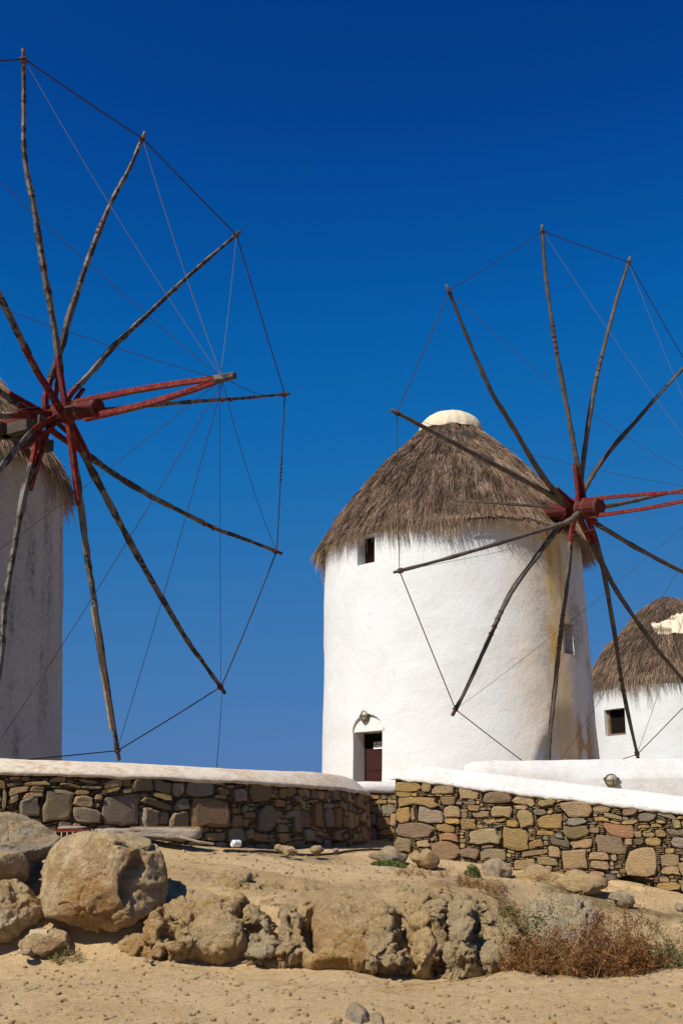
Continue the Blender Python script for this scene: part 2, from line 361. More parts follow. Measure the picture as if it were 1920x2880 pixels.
def ground(X, Y, detail=True):
    X = np.asarray(X, float); Y = np.asarray(Y, float)
    z = base_z(X, Y)
    Q = np.stack([X, Y, np.zeros_like(X)], -1)
    u = 960 + X / np.maximum(Y, 1) * 3330
    rocky = sstep(9.15, 9.5, Y + .15 * fbm(Q * 1.7, 3, 5)) * sstep(10.9, 10.1, Y + .35 * fbm(Q * 1.3, 3, 9)) * sstep(1760, 1700, u)
    patch = sstep(-.12, .2, fbm(Q * [1.5, 1.2, 1] + 3, 3, 21))
    rocky = rocky * patch * .35
    if detail:
        W = Q + .25 * np.stack([fbm(Q * 2, 3, 31), fbm(Q * 2, 3, 32), Q[..., 2]], -1)
        f1, f2, idv = worley(W * [2.3, 2.6, 1] + 5, 40)
        g1, g2, gid = worley(W * [6.5, 7, 1] + 9, 44); crag = (np.clip(f2 - f1, 0, .3) / .3) ** .6 * .17 + (idv - .5) * .14 + (np.clip(g2 - g1, 0, .3) / .3 - 1) * .035 + (gid - .5) * .045 + ridged(Q * 9, 4, 60) * .03 - .07
        z = z + rocky * crag
        z = z + fbm(Q * 1.2, 3, 80) * .03 + fbm(Q * 5, 3, 81) * .010 + fbm(Q * 22, 3, 82) * .006
        z = z - .05 * sstep(.2, .6, ridged(Q * [1.1, .7, 1] + 9, 2, 90)) * sstep(10.5, 11.5, Y) * sstep(1300, 1500, u)
    # raised terraces behind the walls
    d1 = np.hypot(X - MILL1[0], Y - MILL1[1]); z = np.where(d1 < PR - .25, .30, z)
    e = (X - RW0[0]) * RWN[0] + (Y - RW0[1]) * RWN[1]; s = (X - RW0[0]) * RWT[0] + (Y - RW0[1]) * RWT[1]
    z = np.where((e < -.25) & (s > .25) & (d1 > PR), np.minimum(.45, z + np.clip((-.25 - e) * 4, 0, 9)), z)
    z = np.where((Y > 19.1) & (d1 > PR - .2), .42, z)
    far = np.maximum(np.hypot(X, Y - 20) - 34, 0); z = z - np.minimum(far * .25, 14)
    return z, rocky
def axis(segs):
    out = [segs[0][0]]
    for a, b, st in segs:
        n = max(1, int(round((b - a) / st))); out += list(np.linspace(a, b, n + 1)[1:])
    return np.array(out)
gx = axis([(-900, -60, 84), (-60, -12, 4), (-12, -3.4, .4), (-3.4, 3.9, .0165), (3.9, 8, .12), (8, 60, 4), (60, 900, 84)])
gy = axis([(-300, 0, 30), (0, 6.4, .2), (6.4, 11.2, .0145), (11.2, 19.6, .045), (19.6, 60, 2), (60, 1500, 120)])
GX, GY = np.meshgrid(gx, gy); GZ, RK = ground(GX, GY)
u_ = 960 + GX / np.maximum(GY, 1) * 3330
nx, ny = len(gx), len(gy); idx = np.arange(nx * ny).reshape(ny, nx)
Fq = np.stack([idx[:-1, :-1], idx[:-1, 1:], idx[1:, 1:], idx[1:, :-1]], -1).reshape(-1, 4)
# rocky bank leans forward a little
Qn = np.stack([GX, GY, GZ], -1); GY2 = GY - RK * (.06 + .12 * fbm(Qn * 4, 3, 200)); GX2 = GX + RK * .08 * fbm(Qn * 4, 3, 210)
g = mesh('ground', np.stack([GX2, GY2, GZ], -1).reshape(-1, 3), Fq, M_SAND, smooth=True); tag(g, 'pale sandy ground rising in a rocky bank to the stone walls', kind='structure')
attr(g, 'rocky', RK)
v_ = 1440 - 3200 * (-GY * SP + GZ * CP) / np.maximum(GY * CP + GZ * SP, .5); gq = np.stack([GX, GY, GX * 0], -1)
attr(g, 'bank', sstep(9.2, 9.6, GY) * sstep(11.2, 10.3, GY) * (.45 + .55 * sstep(-.1, .3, fbm(gq * 1.8, 3, 260))))
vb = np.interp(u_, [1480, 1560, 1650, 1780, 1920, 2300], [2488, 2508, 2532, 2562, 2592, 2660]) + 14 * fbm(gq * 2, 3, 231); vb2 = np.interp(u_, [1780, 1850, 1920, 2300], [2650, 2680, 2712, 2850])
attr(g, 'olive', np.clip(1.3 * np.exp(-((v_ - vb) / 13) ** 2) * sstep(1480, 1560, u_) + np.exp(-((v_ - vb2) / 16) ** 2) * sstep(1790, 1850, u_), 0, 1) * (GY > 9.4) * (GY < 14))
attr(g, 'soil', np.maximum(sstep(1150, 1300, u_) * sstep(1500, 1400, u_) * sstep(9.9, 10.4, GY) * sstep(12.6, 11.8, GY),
     sstep(600, 700, u_) * sstep(1100, 900, u_) * sstep(12.3, 12.8, GY) * sstep(15, 14, GY)) * .9)  # this second patch paints the curved wall's shadow onto the ground
# ---- bedrock of the bank: bulges and clefts pushed out of the slope, sand lies wherever it sinks below the ground
def v2y(v): return np.interp(-v, [-2760, -2700, -2630, -2560, -2520, -2450, -2420], [9.08, 9.2, 9.32, 9.46, 9.68, 10.2, 11.0])
bx = np.arange(-1.95, 2.05, .0082); by = np.arange(8.95, 10.75, .0064); BX, BY = np.meshgrid(bx, by)
BZ = base_z(BX, BY) - .012; BQ = np.stack([BX, BY, BZ], -1)
wq = np.stack([fbm(BQ * 2.4, 4, 301), fbm(BQ * 2.4, 4, 302)], -1); WX, WY = BX + wq[..., 0] * .09, BY + wq[..., 1] * .07
bd = np.full(BX.shape, -.10); brough = np.zeros_like(BX); bgrey = np.zeros_like(BX)
#        u     v    ru   rv    h    rough grey
for (u, v, ru, rv, h, rg_, gy_) in ((400, 2690, 90, 40, .12, .6, .1), (470, 2640, 70, 70, .22, .9, .15), (535, 2650, 74, 78, .28, 1., .15), (600, 2655, 95, 80, .30, .25, 0), (625, 2575, 120, 52, .20, .8, .1), (520, 2560, 60, 40, .12, .7, .2),
        (735, 2640, 40, 90, .20, 1.5, .8), (815, 2650, 66, 88, .26, 1.1, .25), (800, 2560, 70, 40, .10, .9, .3), (930, 2640, 115, 110, .26, .2, 0), (1000, 2660, 80, 95, .27, .5, .2), (1070, 2650, 66, 100, .33, .9, .5), (1110, 2700, 46, 50, .22, 1.2, .6),
        (1060, 2560, 90, 50, .16, .7, .4), (1185, 2640, 60, 95, .31, .35, 0), (1150, 2560, 60, 50, .16, .6, .1), (1232, 2600, 36, 90, .27, 1.4, .8), (1300, 2660, 66, 115, .40, 1.1, .8), (1355, 2700, 46, 70, .24, 1.3, .7), (1300, 2560, 80, 50, .22, .9, .6), (1400, 2630, 46, 80, .20, 1., .4),
        (1440, 2560, 50, 44, .16, .9, .4), (700, 2480, 70, 24, .07, 1., .3), (960, 2490, 60, 20, .05, .6, .1), (1210, 2500, 90, 28, .09, 1., .3), (1380, 2500, 60, 26, .08, 1., .3)):
    cy_ = float(v2y(v + h * 60)); cx_ = (u - 960) / 3400 * cy_; rx_ = ru / 3400 * cy_; ry_ = abs(float(v2y(v - rv)) - float(v2y(v + rv))) / 2 * .95 + .03
    rr2_ = np.sqrt(((WX - cx_) / rx_) ** 2 + ((WY - cy_) / ry_) ** 2); dome = np.where(rr2_ < 1, (1 - np.clip(rr2_, 0, 1) ** 2.4) ** .5, 1 - rr2_) * h - .03
    m_ = dome > bd; brough = np.where(m_, rg_, brough); bgrey = np.where(m_, gy_, bgrey); bd = np.maximum(bd, np.maximum(dome, -.12))
for pl_ in (((700, 2540), (690, 2600), (735, 2700)), ((760, 2560), (775, 2640), (768, 2710)), ((1125, 2570), (1150, 2640), (1172, 2735)), ((1255, 2560), (1262, 2640), (1240, 2740)), ((1340, 2590), (1350, 2650), (1338, 2745)), ((470, 2600), (500, 2640), (480, 2720)), ((880, 2570), (865, 2640), (890, 2715))):
    for (a_, b_) in zip(pl_[:-1], pl_[1:]):
        A_ = np.array([(a_[0] - 960) / 3400 * v2y(a_[1]), v2y(a_[1])]); B_ = np.array([(b_[0] - 960) / 3400 * v2y(b_[1]), v2y(b_[1])]); t_ = np.clip(((WX - A_[0]) * (B_ - A_)[0] + (WY - A_[1]) * (B_ - A_)[1]) / ((B_ - A_) @ (B_ - A_)), 0, 1)
        dd_ = np.hypot(WX - A_[0] - t_ * (B_ - A_)[0], (WY - A_[1] - t_ * (B_ - A_)[1])); bd = bd - .17 * np.exp(-(dd_ / .032) ** 2)
brs = np.clip(brough * .8, .12, 2)
for _ in range(3): bd[1:-1, 1:-1] = (bd[1:-1, 1:-1] * 2 + bd[:-2, 1:-1] + bd[2:, 1:-1] + bd[1:-1, :-2] + bd[1:-1, 2:]) / 6
bd = bd - brs * .03 * np.clip(ridged(np.stack([BX, BY * .3, BZ * 3], -1) * 3.3, 3, 390) - .55, 0, 1) * 3
e_ = np.minimum.reduce([(BX - bx[0]) / .25, (bx[-1] - BX) / .25, (BY - by[0]) / .10, (by[-1] - BY) / .3]); bd = np.where(e_ < 1, bd * np.clip(e_, 0, 1) - .12 * (1 - np.clip(e_, 0, 1)), bd)
b3 = np.stack([BX + bd * .12 * fbm(BQ * 3, 3, 350), BY - bd * .80, BZ + bd * .62], -1)
bn = np.cross(np.gradient(b3, axis=1), np.gradient(b3, axis=0)); bn /= np.linalg.norm(bn, axis=-1, keepdims=True) + 1e-9
w3 = b3 * [1, 1, 1.35] + .035 * np.stack([fbm(b3 * 5, 3, 311), fbm(b3 * 5, 3, 312), fbm(b3 * 5, 3, 313)], -1)
fa, ca = facets(w3 * 4.6 + 3, 320); fb, cb = facets(w3 * 11 + 7, 330); fc, cc_ = facets(w3 * 25 + 1, 336)
bm_ = (brs * (fa * .10 + (ca - 1) * .04 + fb * .036 + (cb - 1) * .022 + fc * .014 + (cc_ - 1) * .006) + .006 * ridged(b3 * 22, 3, 340) + .012 * fbm(b3 * 7, 3, 345)) * np.clip(e_, 0, 1)
bV = b3 + bn * bm_[..., None]; bidx = np.arange(BX.size).reshape(BX.shape)
o = mesh('rock_bank', bV.reshape(-1, 3), np.stack([bidx[:-1, :-1], bidx[:-1, 1:], bidx[1:, 1:], bidx[1:, :-1]], -1).reshape(-1, 4), M_ROCK_O, smooth=True)
tag(o, 'cracked tan bedrock bulging out of the sandy bank', kind='structure'); attr(o, 'greyish', np.clip(bgrey * .55 + .3 * fbm(BQ * 3, 3, 360), 0, 1)); attr(o, 'rust', np.clip(fbm(BQ * 2, 3, 370) * 2.6, 0, .9) * (1 - bgrey))
def gz(x, y): return float(ground(np.array([x]), np.array([y]))[0][0])
sea = mesh('sea', np.array([(-5000, -3000, -13.2), (5000, -3000, -13.2), (5000, 5500, -13.2), (-5000, 5500, -13.2)]), np.array([[0, 1, 2, 3]]), M_SEA); tag(sea, kind='structure')

# ------------------------------------------------------------------ stone walls
PAL = {'o': (.46, .29, .10), 't': (.42, .31, .17), 'g': (.27, .26, .21), 'G': (.33, .29, .25), 'b': (.21, .225, .22), 'B': (.28, .19, .105),
       'd': (.095, .095, .095), 'p': (.40, .26, .17), 'r': (.36, .14, .08), 'v': (.25, .235, .14), 'l': (.44, .35, .215), 'm': (.24, .17, .14)}
PAL = {k: tuple(.60 * a_ + .40 * b_ for a_, b_ in zip(v, (.43, .30, .145))) for k, v in PAL.items()}
def stone_mesh(outline, pt, depth, seed):
    """outline: list of (s,z); a rough block whose face stands proud of the joints"""
    rnd = random.Random(seed); n = len(outline); cs = sum(p[0] for p in outline) / n; cz = sum(p[1] for p in outline) / n
    tx, tz = rnd.uniform(-.14, .14), rnd.uniform(-.2, .12); V = []
    w = max(abs(p[0] - cs) for p in outline)
    for k, (sc, d) in enumerate(((1.0, -.07), (1.0, depth * .45), (.955, depth * .86), (.78, depth))):
        for (s, z) in outline:
            a, b = cs + (s - cs) * sc, cz + (z - cz) * sc; j = rnd.uniform(-.12, .12) * depth * (.5 if k == 3 else 1) if k >= 1 else 0
            if k == 3: a += rnd.uniform(-.06, .06) * w; b += rnd.uniform(-.04, .04) * w
            V.append(pt(a, b, d + j + ((a - cs) * tx + (b - cz) * tz if k > 1 else 0)))
    F = []
    for k in range(3):
        for i in range(n):
            j = (i + 1) % n; F.append((k * n + i, k * n + j, (k + 1) * n + j, (k + 1) * n + i))
    F.append(tuple(3 * n + i for i in range(n)))
    return V, F
def pack(rects, s0, s1, zlo, zhi, cell, seed, sizes):
    """rects already placed (s0,z0,s1,z1,col); fill the rest of the wall face with coursed rubble"""
    rnd = random.Random(seed); nx = int((s1 - s0) / cell); nz = int((zhi - zlo) / cell); occ = np.zeros((nx, nz), bool); out = []
    for (a, b, c, d, col) in rects:
        a, c = min(a, c), max(a, c); b, d = min(b, d), max(b, d)
        i0, i1 = int(round((a - s0) / cell)), int(round((c - s0) / cell)); j0, j1 = int(round((b - zlo) / cell)), int(round((d - zlo) / cell))
        i0, j0 = max(i0, 0), max(j0, 0); i1, j1 = min(max(i1, i0 + 2), nx), min(max(j1, j0 + 2), nz)
        if i1 - i0 < 2 or j1 - j0 < 1 or occ[i0:i1, j0:j1].mean() > .35: continue
        while occ[i0:i1, j0:j1].any() and i1 - i0 > 2 and j1 - j0 > 1:
            sub = occ[i0:i1, j0:j1]; e = [sub[0].mean(), sub[-1].mean(), sub[:, 0].mean(), sub[:, -1].mean()]; k = int(np.argmax(e))
            if k == 0: i0 += 1
            elif k == 1: i1 -= 1
            elif k == 2: j0 += 1
            else: j1 -= 1
        if occ[i0:i1, j0:j1].any(): continue
        occ[i0:i1, j0:j1] = True; out.append((i0, j0, i1, j1, col))
    for wmin, wmax, hmin, hmax, tries in sizes:
        for _ in range(tries):
            ww = rnd.randint(wmin, wmax); hh = rnd.randint(hmin, hmax); i = rnd.randint(0, nx - ww); j = rnd.randint(0, max(nz - hh, 0))
            if occ[i:i + ww, j:j + hh].any(): continue
            # settle it downwards and sideways
            while j > 0 and not occ[i:i + ww, j - 1:j - 1 + hh].any(): j -= 1
            while i > 0 and not occ[i - 1:i - 1 + ww, j:j + hh].any(): i -= 1
            occ[i:i + ww, j:j + hh] = True; out.append((i, j, i + ww, j + hh, None))
    # leftovers, row by row
    for j in range(nz):
        i = 0
        while i < nx:
            if occ[i, j]: i += 1; continue
            k = i
            while k < nx and not occ[k, j] and k - i < 6: k += 1
            if k - i >= 2 or True: occ[i:k, j] = True; out.append((i, j, k, j + 1, None))
            i = k
    return [(s0 + a * cell, zlo + b * cell, s0 + c * cell, zlo + d * cell, col) for a, b, c, d, col in out]
def build_wall_stones(root, rects, pt, zt, zb, palette, seed, gap=.006, tmin=.035, tmax=.07, vis=lambda s: True):
    rnd = random.Random(seed); items = []
    for (a, b, c, d, col) in rects:
        if b >= zt((a + c) / 2) - .01 or d < zb((a + c) / 2): continue
        d = min(d, zt((a + c) / 2) + .012)
        w, h = c - a, d - b
        if w < .015 or h < .012: continue
        n = 12 if w * h > .004 else 8; ex = rnd.uniform(3.6, 14); poly = []
        rot = rnd.uniform(-.04, .04); taper = rnd.uniform(-.14, .14); skew = rnd.uniform(-.12, .12)
        for i in range(n):
            t = 2 * math.pi * (i + .5 + rnd.uniform(-.25, .25)) / n; ct, st = math.cos(t), math.sin(t)
            r = (abs(ct) ** ex + abs(st) ** ex) ** (-1 / ex) * rnd.uniform(.87, 1.08)
            x, z = ct * r, st * r; x *= 1 + taper * z; x += skew * z * min(1, h / w)
            s = (a + c) / 2 + x * (w / 2 - gap * .5); zz = (b + d) / 2 + z * (h / 2 - gap * .5) + x * rot * w
            q = np.array([s * 3.1, zz * 3.1, seed]); q2 = np.array([s * 9, zz * 9, seed + .5])
            s += .040 * vn(q, 3) + .012 * vn(q2, 5); zz += .035 * vn(q, 4) + .012 * vn(q2, 6)
            poly.append((s, zz))
        col = PAL[col or rnd.choice(palette)]; k = rnd.uniform(.78, 1.2); col = tuple(x * k * rnd.uniform(.95, 1.05) for x in col)
        items.append((w * h * (1 if vis((a + c) / 2) else .2), poly, rnd.uniform(tmin, tmax) * min(1, .45 + h / .16), col))
    items.sort(key=lambda x: -x[0]); rest = MB()
    for k, (_, poly, dep, col) in enumerate(items):
        V, F = stone_mesh(poly, pt, dep, seed * 1000 + k)
        if k < 298:
            o = mesh('stone', V, F, M_STONE, root); o.color = (*col, 1)
        else: rest.add(V, F)
    if rest.V:
        o = rest.build('small_stones', M_STONE, root); o.color = (.25, .18, .10, 1); tag(o, kind='stuff')

C1 = lambda L: [((x0 * .4082, 2120 + y0 * .4082), (x1 * .4082, 2120 + y1 * .4082), c) for x0, y0, x1, y1, c in L]
C2 = lambda L: [((640 + x0 * .4082, 2120 + y0 * .4082), (640 + x1 * .4082, 2120 + y1 * .4082), c) for x0, y0, x1, y1, c in L]
C3 = lambda L: [((1280 + x0 * .4082, 2120 + y0 * .4082), (1280 + x1 * .4082, 2120 + y1 * .4082), c) for x0, y0, x1, y1, c in L]
L_ST = C1([(295, 240, 500, 485, 'v'), (700, 268, 960, 495, 'G'), (910, 180, 1050, 318, 'v'), (1055, 160, 1170, 255, 'g'), (1180, 160, 1255, 285, 'g'), (1275, 165, 1455, 305, 'b'),
    (1300, 308, 1560, 520, 'B'), (1180, 290, 1305, 385, 'g'), (930, 320, 1165, 378, 'v'), (975, 388, 1078, 505, 'g'), (1080, 380, 1140, 490, 'g'), (1142, 390, 1295, 510, 'v'), (510, 362, 685, 490, 'g'),
    (125, 315, 280, 440, 'b'), (150, 440, 280, 480, 'b'), (505, 285, 650, 360, 't'), (145, 180, 312, 218, 'o'), (35, 218, 192, 270, 't'), (195, 225, 302, 273, 't'), (160, 275, 292, 312, 't'),
    (40, 275, 157, 330, 't'), (310, 160, 430, 200, 't'), (385, 198, 545, 236, 'o'), (490, 238, 622, 280, 'o'), (548, 197, 690, 237, 'g'), (520, 160, 655, 195, 't'), (705, 180, 850, 235, 't'),
    (690, 237, 820, 267, 'o'), (660, 150, 800, 178, 't'), (870, 145, 968, 185, 'o'), (640, 270, 700, 315, 't'), (835, 240, 905, 285, 't'), (0, 372, 45, 420, 'g'), (55, 150, 140, 178, 't'),
    (0, 230, 22, 350, 'v'), (25, 330, 85, 362, 'v'), (855, 190, 905, 235, 'o'), (1055, 260, 1165, 310, 'o'), (960, 385, 975, 440, 'o'), (1460, 190, 1560, 220, 'o'), (1475, 225, 1568, 285, 'B'), (1440, 295, 1540, 350, 'b')])
L_ST += C2([(30, 225, 105, 330, 'G'), (135, 185, 275, 345, 'B'), (330, 195, 380, 300, 't'), (385, 205, 465, 295, 'B'), (510, 200, 560, 295, 'G'), (470, 240, 508, 300, 't'), (700, 235, 745, 330, 'G'),
    (640, 245, 670, 325, 'B'), (750, 250, 795, 300, 'g'), (590, 320, 640, 510, 'o'), (660, 380, 722, 515, 'g'), (725, 385, 768, 510, 'o'), (430, 360, 478, 540, 'g'), (480, 370, 560, 520, 'B'), (820, 380, 860, 515, 'l'),
    (862, 270, 905, 380, 'o'), (190, 365, 320, 525, 'g'), (772, 420, 815, 515, 'g'), (295, 310, 380, 370, 'o'), (440, 300, 485, 345, 'g'), (565, 230, 600, 300, 'g'), (600, 240, 638, 310, 't')])
R_ST = C2([(1155, 158, 1345, 248, 'o'), (1345, 190, 1400, 262, 't'), (1405, 190, 1560, 282, 't'), (1162, 250, 1280, 290, 'o'), (1162, 290, 1465, 370, 'o'), (1472, 290, 1568, 345, 'B'), (1165, 372, 1275, 478, 'o'),
    (1277, 385, 1310, 470, 't'), (1312, 355, 1500, 480, 'G'), (1502, 350, 1600, 430, 't'), (1490, 432, 1590, 478, 'o'), (1165, 485, 1425, 578, 'm'), (1428, 480, 1560, 545, 'o'), (1445, 548, 1600, 602, 'r'),
    (1168, 580, 1270, 690, 't'), (1300, 590, 1390, 645, 't'), (1392, 605, 1600, 735, 'B')])
R_ST += C3([(5, 235, 165, 308, 't'), (200, 258, 380, 335, 'm'), (382, 285, 560, 345, 't'), (70, 345, 165, 388, 'o'), (105, 368, 250, 430, 'm'), (255, 350, 385, 440, 't'), (0, 432, 138, 510, 'o'), (85, 480, 300, 630, 'l'),
    (305, 500, 488, 660, 'o'), (412, 390, 548, 498, 't'), (567, 412, 743, 526, 'o'), (548, 362, 648, 410, 'g'), (708, 340, 952, 450, 't'), (772, 453, 912, 498, 'b'), (712, 503, 928, 580, 'B'), (556, 530, 690, 572, 'o'),
    (1020, 478, 1240, 565, 'r'), (948, 437, 1058, 488, 'o'), (1137, 437, 1258, 472, 'o'), (1264, 414, 1396, 478, 'b'), (1017, 400, 1138, 434, 't'), (1257, 480, 1358, 513, 'o'), (960, 567, 1166, 673, 'm'),
    (652, 582, 788, 642, 'd'), (792, 588, 938, 655, 't'), (1227, 518, 1308, 565, 't'), (1222, 567, 1318, 615, 'd'), (1322, 565, 1433, 628, 'o'), (1125, 622, 1398, 832, 't'), (707, 625, 900, 800, 't'),
    (902, 660, 1050, 720, 't'), (914, 725, 1053, 788, 'p'), (627, 645, 752, 725, 't'), (437, 653, 618, 715, 'B'), (547, 720, 703, 780, 't'), (392, 725, 543, 803, 't'), (912, 792, 1023, 830, 'p'), (492, 588, 600, 650, 'o'),
    (50, 592, 220, 640, 'o'), (10, 643, 178, 745, 'm'), (182, 640, 350, 745, 'm'), (1407, 682, 1555, 765, 'p'), (1422, 770, 1555, 830, 't'), (1452, 515, 1580, 563, 'd'), (1477, 568, 1600, 645, 'b'), (1492, 432, 1548, 503, 't'),
    (1382, 887, 1535, 955, 'o'), (1057, 682, 1110, 730, 't'), (1152, 572, 1220, 618, 't'), (892, 352, 973, 398, 't'), (1437, 627, 1508, 678, 'o'), (340, 455, 428, 498, 'o'), (195, 440, 340, 478, 'o'), (394, 350, 498, 388, 't'), (578, 305, 700, 352, 't'), (1400, 835, 1475, 883, 'p')])

def zbot_l(s): return .0
def cope_top(ph): return .785 + .07 * float(sstep(50, 75, ph))
# ---- round wall
lw = rootat('stone_wall', lw_pt(PR * R_(50), 0)); tag(lw, 'curved rubble stone wall with a weathered cream coping, left of the gap', 'wall')
def ring(name, prof, a0, a1, n, mat, root, jit=0, seed=0, c=MILL1, R=PR, zf=None, ragged=None):
    ph = np.linspace(R_(a0), R_(a1), n); prof = np.array(prof, float); m = len(prof); V = np.zeros((n, m, 3))
    for j, (o, z) in enumerate(prof):
        r = R + o; V[:, j, 0] = c[0] + r * np.sin(ph); V[:, j, 1] = c[1] - r * np.cos(ph); V[:, j, 2] = z
    if zf is not None: V[:, :, 2] += zf(np.degrees(ph))[:, None] * np.clip((prof[:, 1] - .66) / .12, 0, 1)[None]
    if jit:
        N = V.copy(); V[..., 2] += jit * fbm(N * 2.2, 4, seed); V[..., 0] += jit * fbm(N * 3, 4, seed + 9); V[..., 1] += jit * fbm(N * 3, 4, seed + 5)
    if ragged is not None: V[:, ragged, 2] += .022 * fbm(V[:, ragged] * 9, 4, seed + 20)[...]
    idx = np.arange(n * m).reshape(n, m); F = np.stack([idx[:-1, :-1], idx[1:, :-1], idx[1:, 1:], idx[:-1, 1:]], -1).reshape(-1, 4)
    return mesh(name, V.reshape(-1, 3), F, mat, root, smooth=True)
ring('wall_core', [(-.02, -.7), (-.02, .2), (-.02, .62), (-.45, .66), (-.45, -.2)], -60, 150, 300, M_JOINT, lw)
lrects = [(*lw_uv(*a), *lw_uv(*b), c) for a, b, c in L_ST]
lrects = [(r[0], r[1], r[2], r[3], r[4]) for r in lrects]
s0, s1 = PR * R_(25), PR * R_(97)
rl = pack(lrects, s0, s1, -.24, .64, .02, 5, [(9, 16, 6, 10, 260), (7, 13, 3, 6, 900), (4, 9, 2, 4, 1800), (3, 6, 2, 3, 2500), (2, 4, 1, 2, 2500)])
build_wall_stones(lw, rl, lw_pt, lambda s: .605, lambda s: -.24, 'ttttoogGgBtb', 3, vis=lambda s: s < PR * R_(84))
cp = [(.0, .60), (.045, .598), (.062, .61), (.058, .635), (.03, .66), (-.07, .715), (-.17, .765), (-.24, .785), (-.34, .79), (-.44, .775), (-.5, .72), (-.5, .6)]
o = ring('coping', cp, -60, 150, 700, M_COPE, lw, .014, 7, zf=lambda d: .07 * sstep(50, 75, d), ragged=slice(0, 3))
adopt(lw)
# ---- right wall
rwt0 = rw_uv(1118, 2190)[1]; sE, zE = rw_uv(1920, 2290)
def rw_zt(s): return rwt0 + (zE - rwt0) * (s / sE)
sB, zB = rw_uv(1920, 2515)
def rw_zb(s): return -.30 + (zB - .12 + .30) * (s / sB)
rw = rootat('stone_wall', rw_pt(0, -.25)); tag(rw, 'sunlit rubble stone wall sloping down to the right under a bright white coping', 'wall')
SL = 6.2
def strip(name, prof_fn, ss, mat, root, pt, jit=0, seed=0, ragged=None):
    V = np.array([[pt(s, z, o) for (o, z) in prof_fn(s)] for s in ss]); n, m = V.shape[:2]
    if jit:
        N = V.copy()
        for k in range(3): V[..., k] += jit * fbm(N * (2.6, 3, 2.2)[k], 4, seed + k)
    if ragged is not None: V[:, ragged, 2] += .03 * fbm(V[:, ragged] * 8, 4, seed + 20)
    idx = np.arange(n * m).reshape(n, m); F = np.stack([idx[:-1, :-1], idx[1:, :-1], idx[1:, 1:], idx[:-1, 1:]], -1).reshape(-1, 4)
    return mesh(name, V.reshape(-1, 3), F, mat, root, smooth=True)
hs0, hz0 = rw_uv(1745, 2462); hs1, hz1 = rw_uv(1838, 2492)
def core_prof(s):
    deep = .4 * float((s > hs0 - .05) and (s < hs1))
    return [(-.02 - deep, rw_zb(s) - .5), (-.02 - deep, hz1), (-.02 - deep, hz0), (-.02, hz0 + .004), (-.02, rw_zt(s) + .02), (-.40, rw_zt(s) + .03), (-.40, rw_zb(s) - .5)]
strip('wall_core', core_prof, np.linspace(.0, SL, 160), M_JOINT, rw, rw_pt)
mb = MB(); mb.add([rw_pt(.0, -1, -.02), rw_pt(.0, rw_zt(0) + .02, -.02), rw_pt(.0, rw_zt(0) + .03, -.4), rw_pt(.0, -1, -.4)], [(0, 1, 2, 3)]); mb.build('end_core', M_JOINT, rw)
rr = [(*rw_uv(*a), *rw_uv(*b), c) for a, b, c in R_ST]
zlo = -.95; rr2 = pack(rr, -.0, SL - .9, zlo, .80, .02, 8, [(9, 15, 6, 10, 160), (7, 13, 3, 6, 1100), (4, 9, 2, 4, 2200), (3, 6, 2, 3, 2600), (2, 4, 1, 2, 2500)])
rr2 = [r for r in rr2 if not (hs0 - .04 < (r[0] + r[2]) / 2 < hs1 and (r[1] + r[3]) / 2 < hz0 and r[4] is None)]
build_wall_stones(rw, rr2, rw_pt, rw_zt, rw_zb, 'otootttmBpgb', 9, vis=lambda s: s < sE + .05)
def cope_prof(s):
    zt = rw_zt(s); h = .215 * float(sstep(-.05, .32, s)) ** .8 * (1 - .02 * s) + .01; b = .32
    return [(.0, zt - .014), (.05, zt - .012), (.062, zt + h * .05), (.055, zt + h * .18), (.02, zt + h * .42), (-.05, zt + h * .78), (-.09, zt + h * .95), (-.13, zt + h), (-b, zt + h * .98), (-.41, zt + h * .7), (-.44, zt - .02)]
strip('coping', cope_prof, np.linspace(-.03, SL, 360), M_COPE2, rw, rw_pt, .012, 77, ragged=slice(0, 3))
adopt(rw)

# ---- low wall at the back of the gap
gw = rootat('stone_wall', (.9, 19, -.2)); tag(gw, 'short stone wall with a white slab top in the gap between the two bigger walls', 'wall')
GWY = 18.75
def gw_pt(s, z, out=0.): return (s, GWY - out, z)
mb = MB(); mb.box((1.2, GWY + .22, .0), (1.4, .2, .70)); mb.build('wall_core', M_JOINT, gw)
gr = []
gg = [(1030, 2250, 1060, 2268, 't'), (1034, 2262, 1070, 2290, 'g'), (1072, 2256, 1112, 2288, 'G'), (1052, 2296, 1092, 2326, 'B'), (1030, 2290, 1052, 2320, 'G'), (1092, 2290, 1114, 2322, 't'), (1032, 2325, 1064, 2356, 'G'), (1066, 2328, 1112, 2345, 'o')]
for u0, v0, u1, v1, c in gg:
    a, b = P(u0, v0, GWY), P(u1, v1, GWY); gr.append((a[0], a[2], b[0], b[2], c))
gr = pack(gr, .1, 1.5, -.22, .66, .025, 4, [(7, 12, 3, 6, 300), (4, 9, 2, 4, 600), (3, 6, 1, 3, 800)])
build_wall_stones(gw, gr, gw_pt, lambda s: .655, lambda s: -.3, 'ttoBGg', 21)
strip('coping', lambda s: [(.0, .655), (.06, .66), (.07, .72), (.06, .80), (.02, .835), (-.2, .845), (-.42, .83), (-.44, .66)], np.linspace(.0, 2.6, 80), M_COPE2, gw, gw_pt, .014, 5)
adopt(gw)
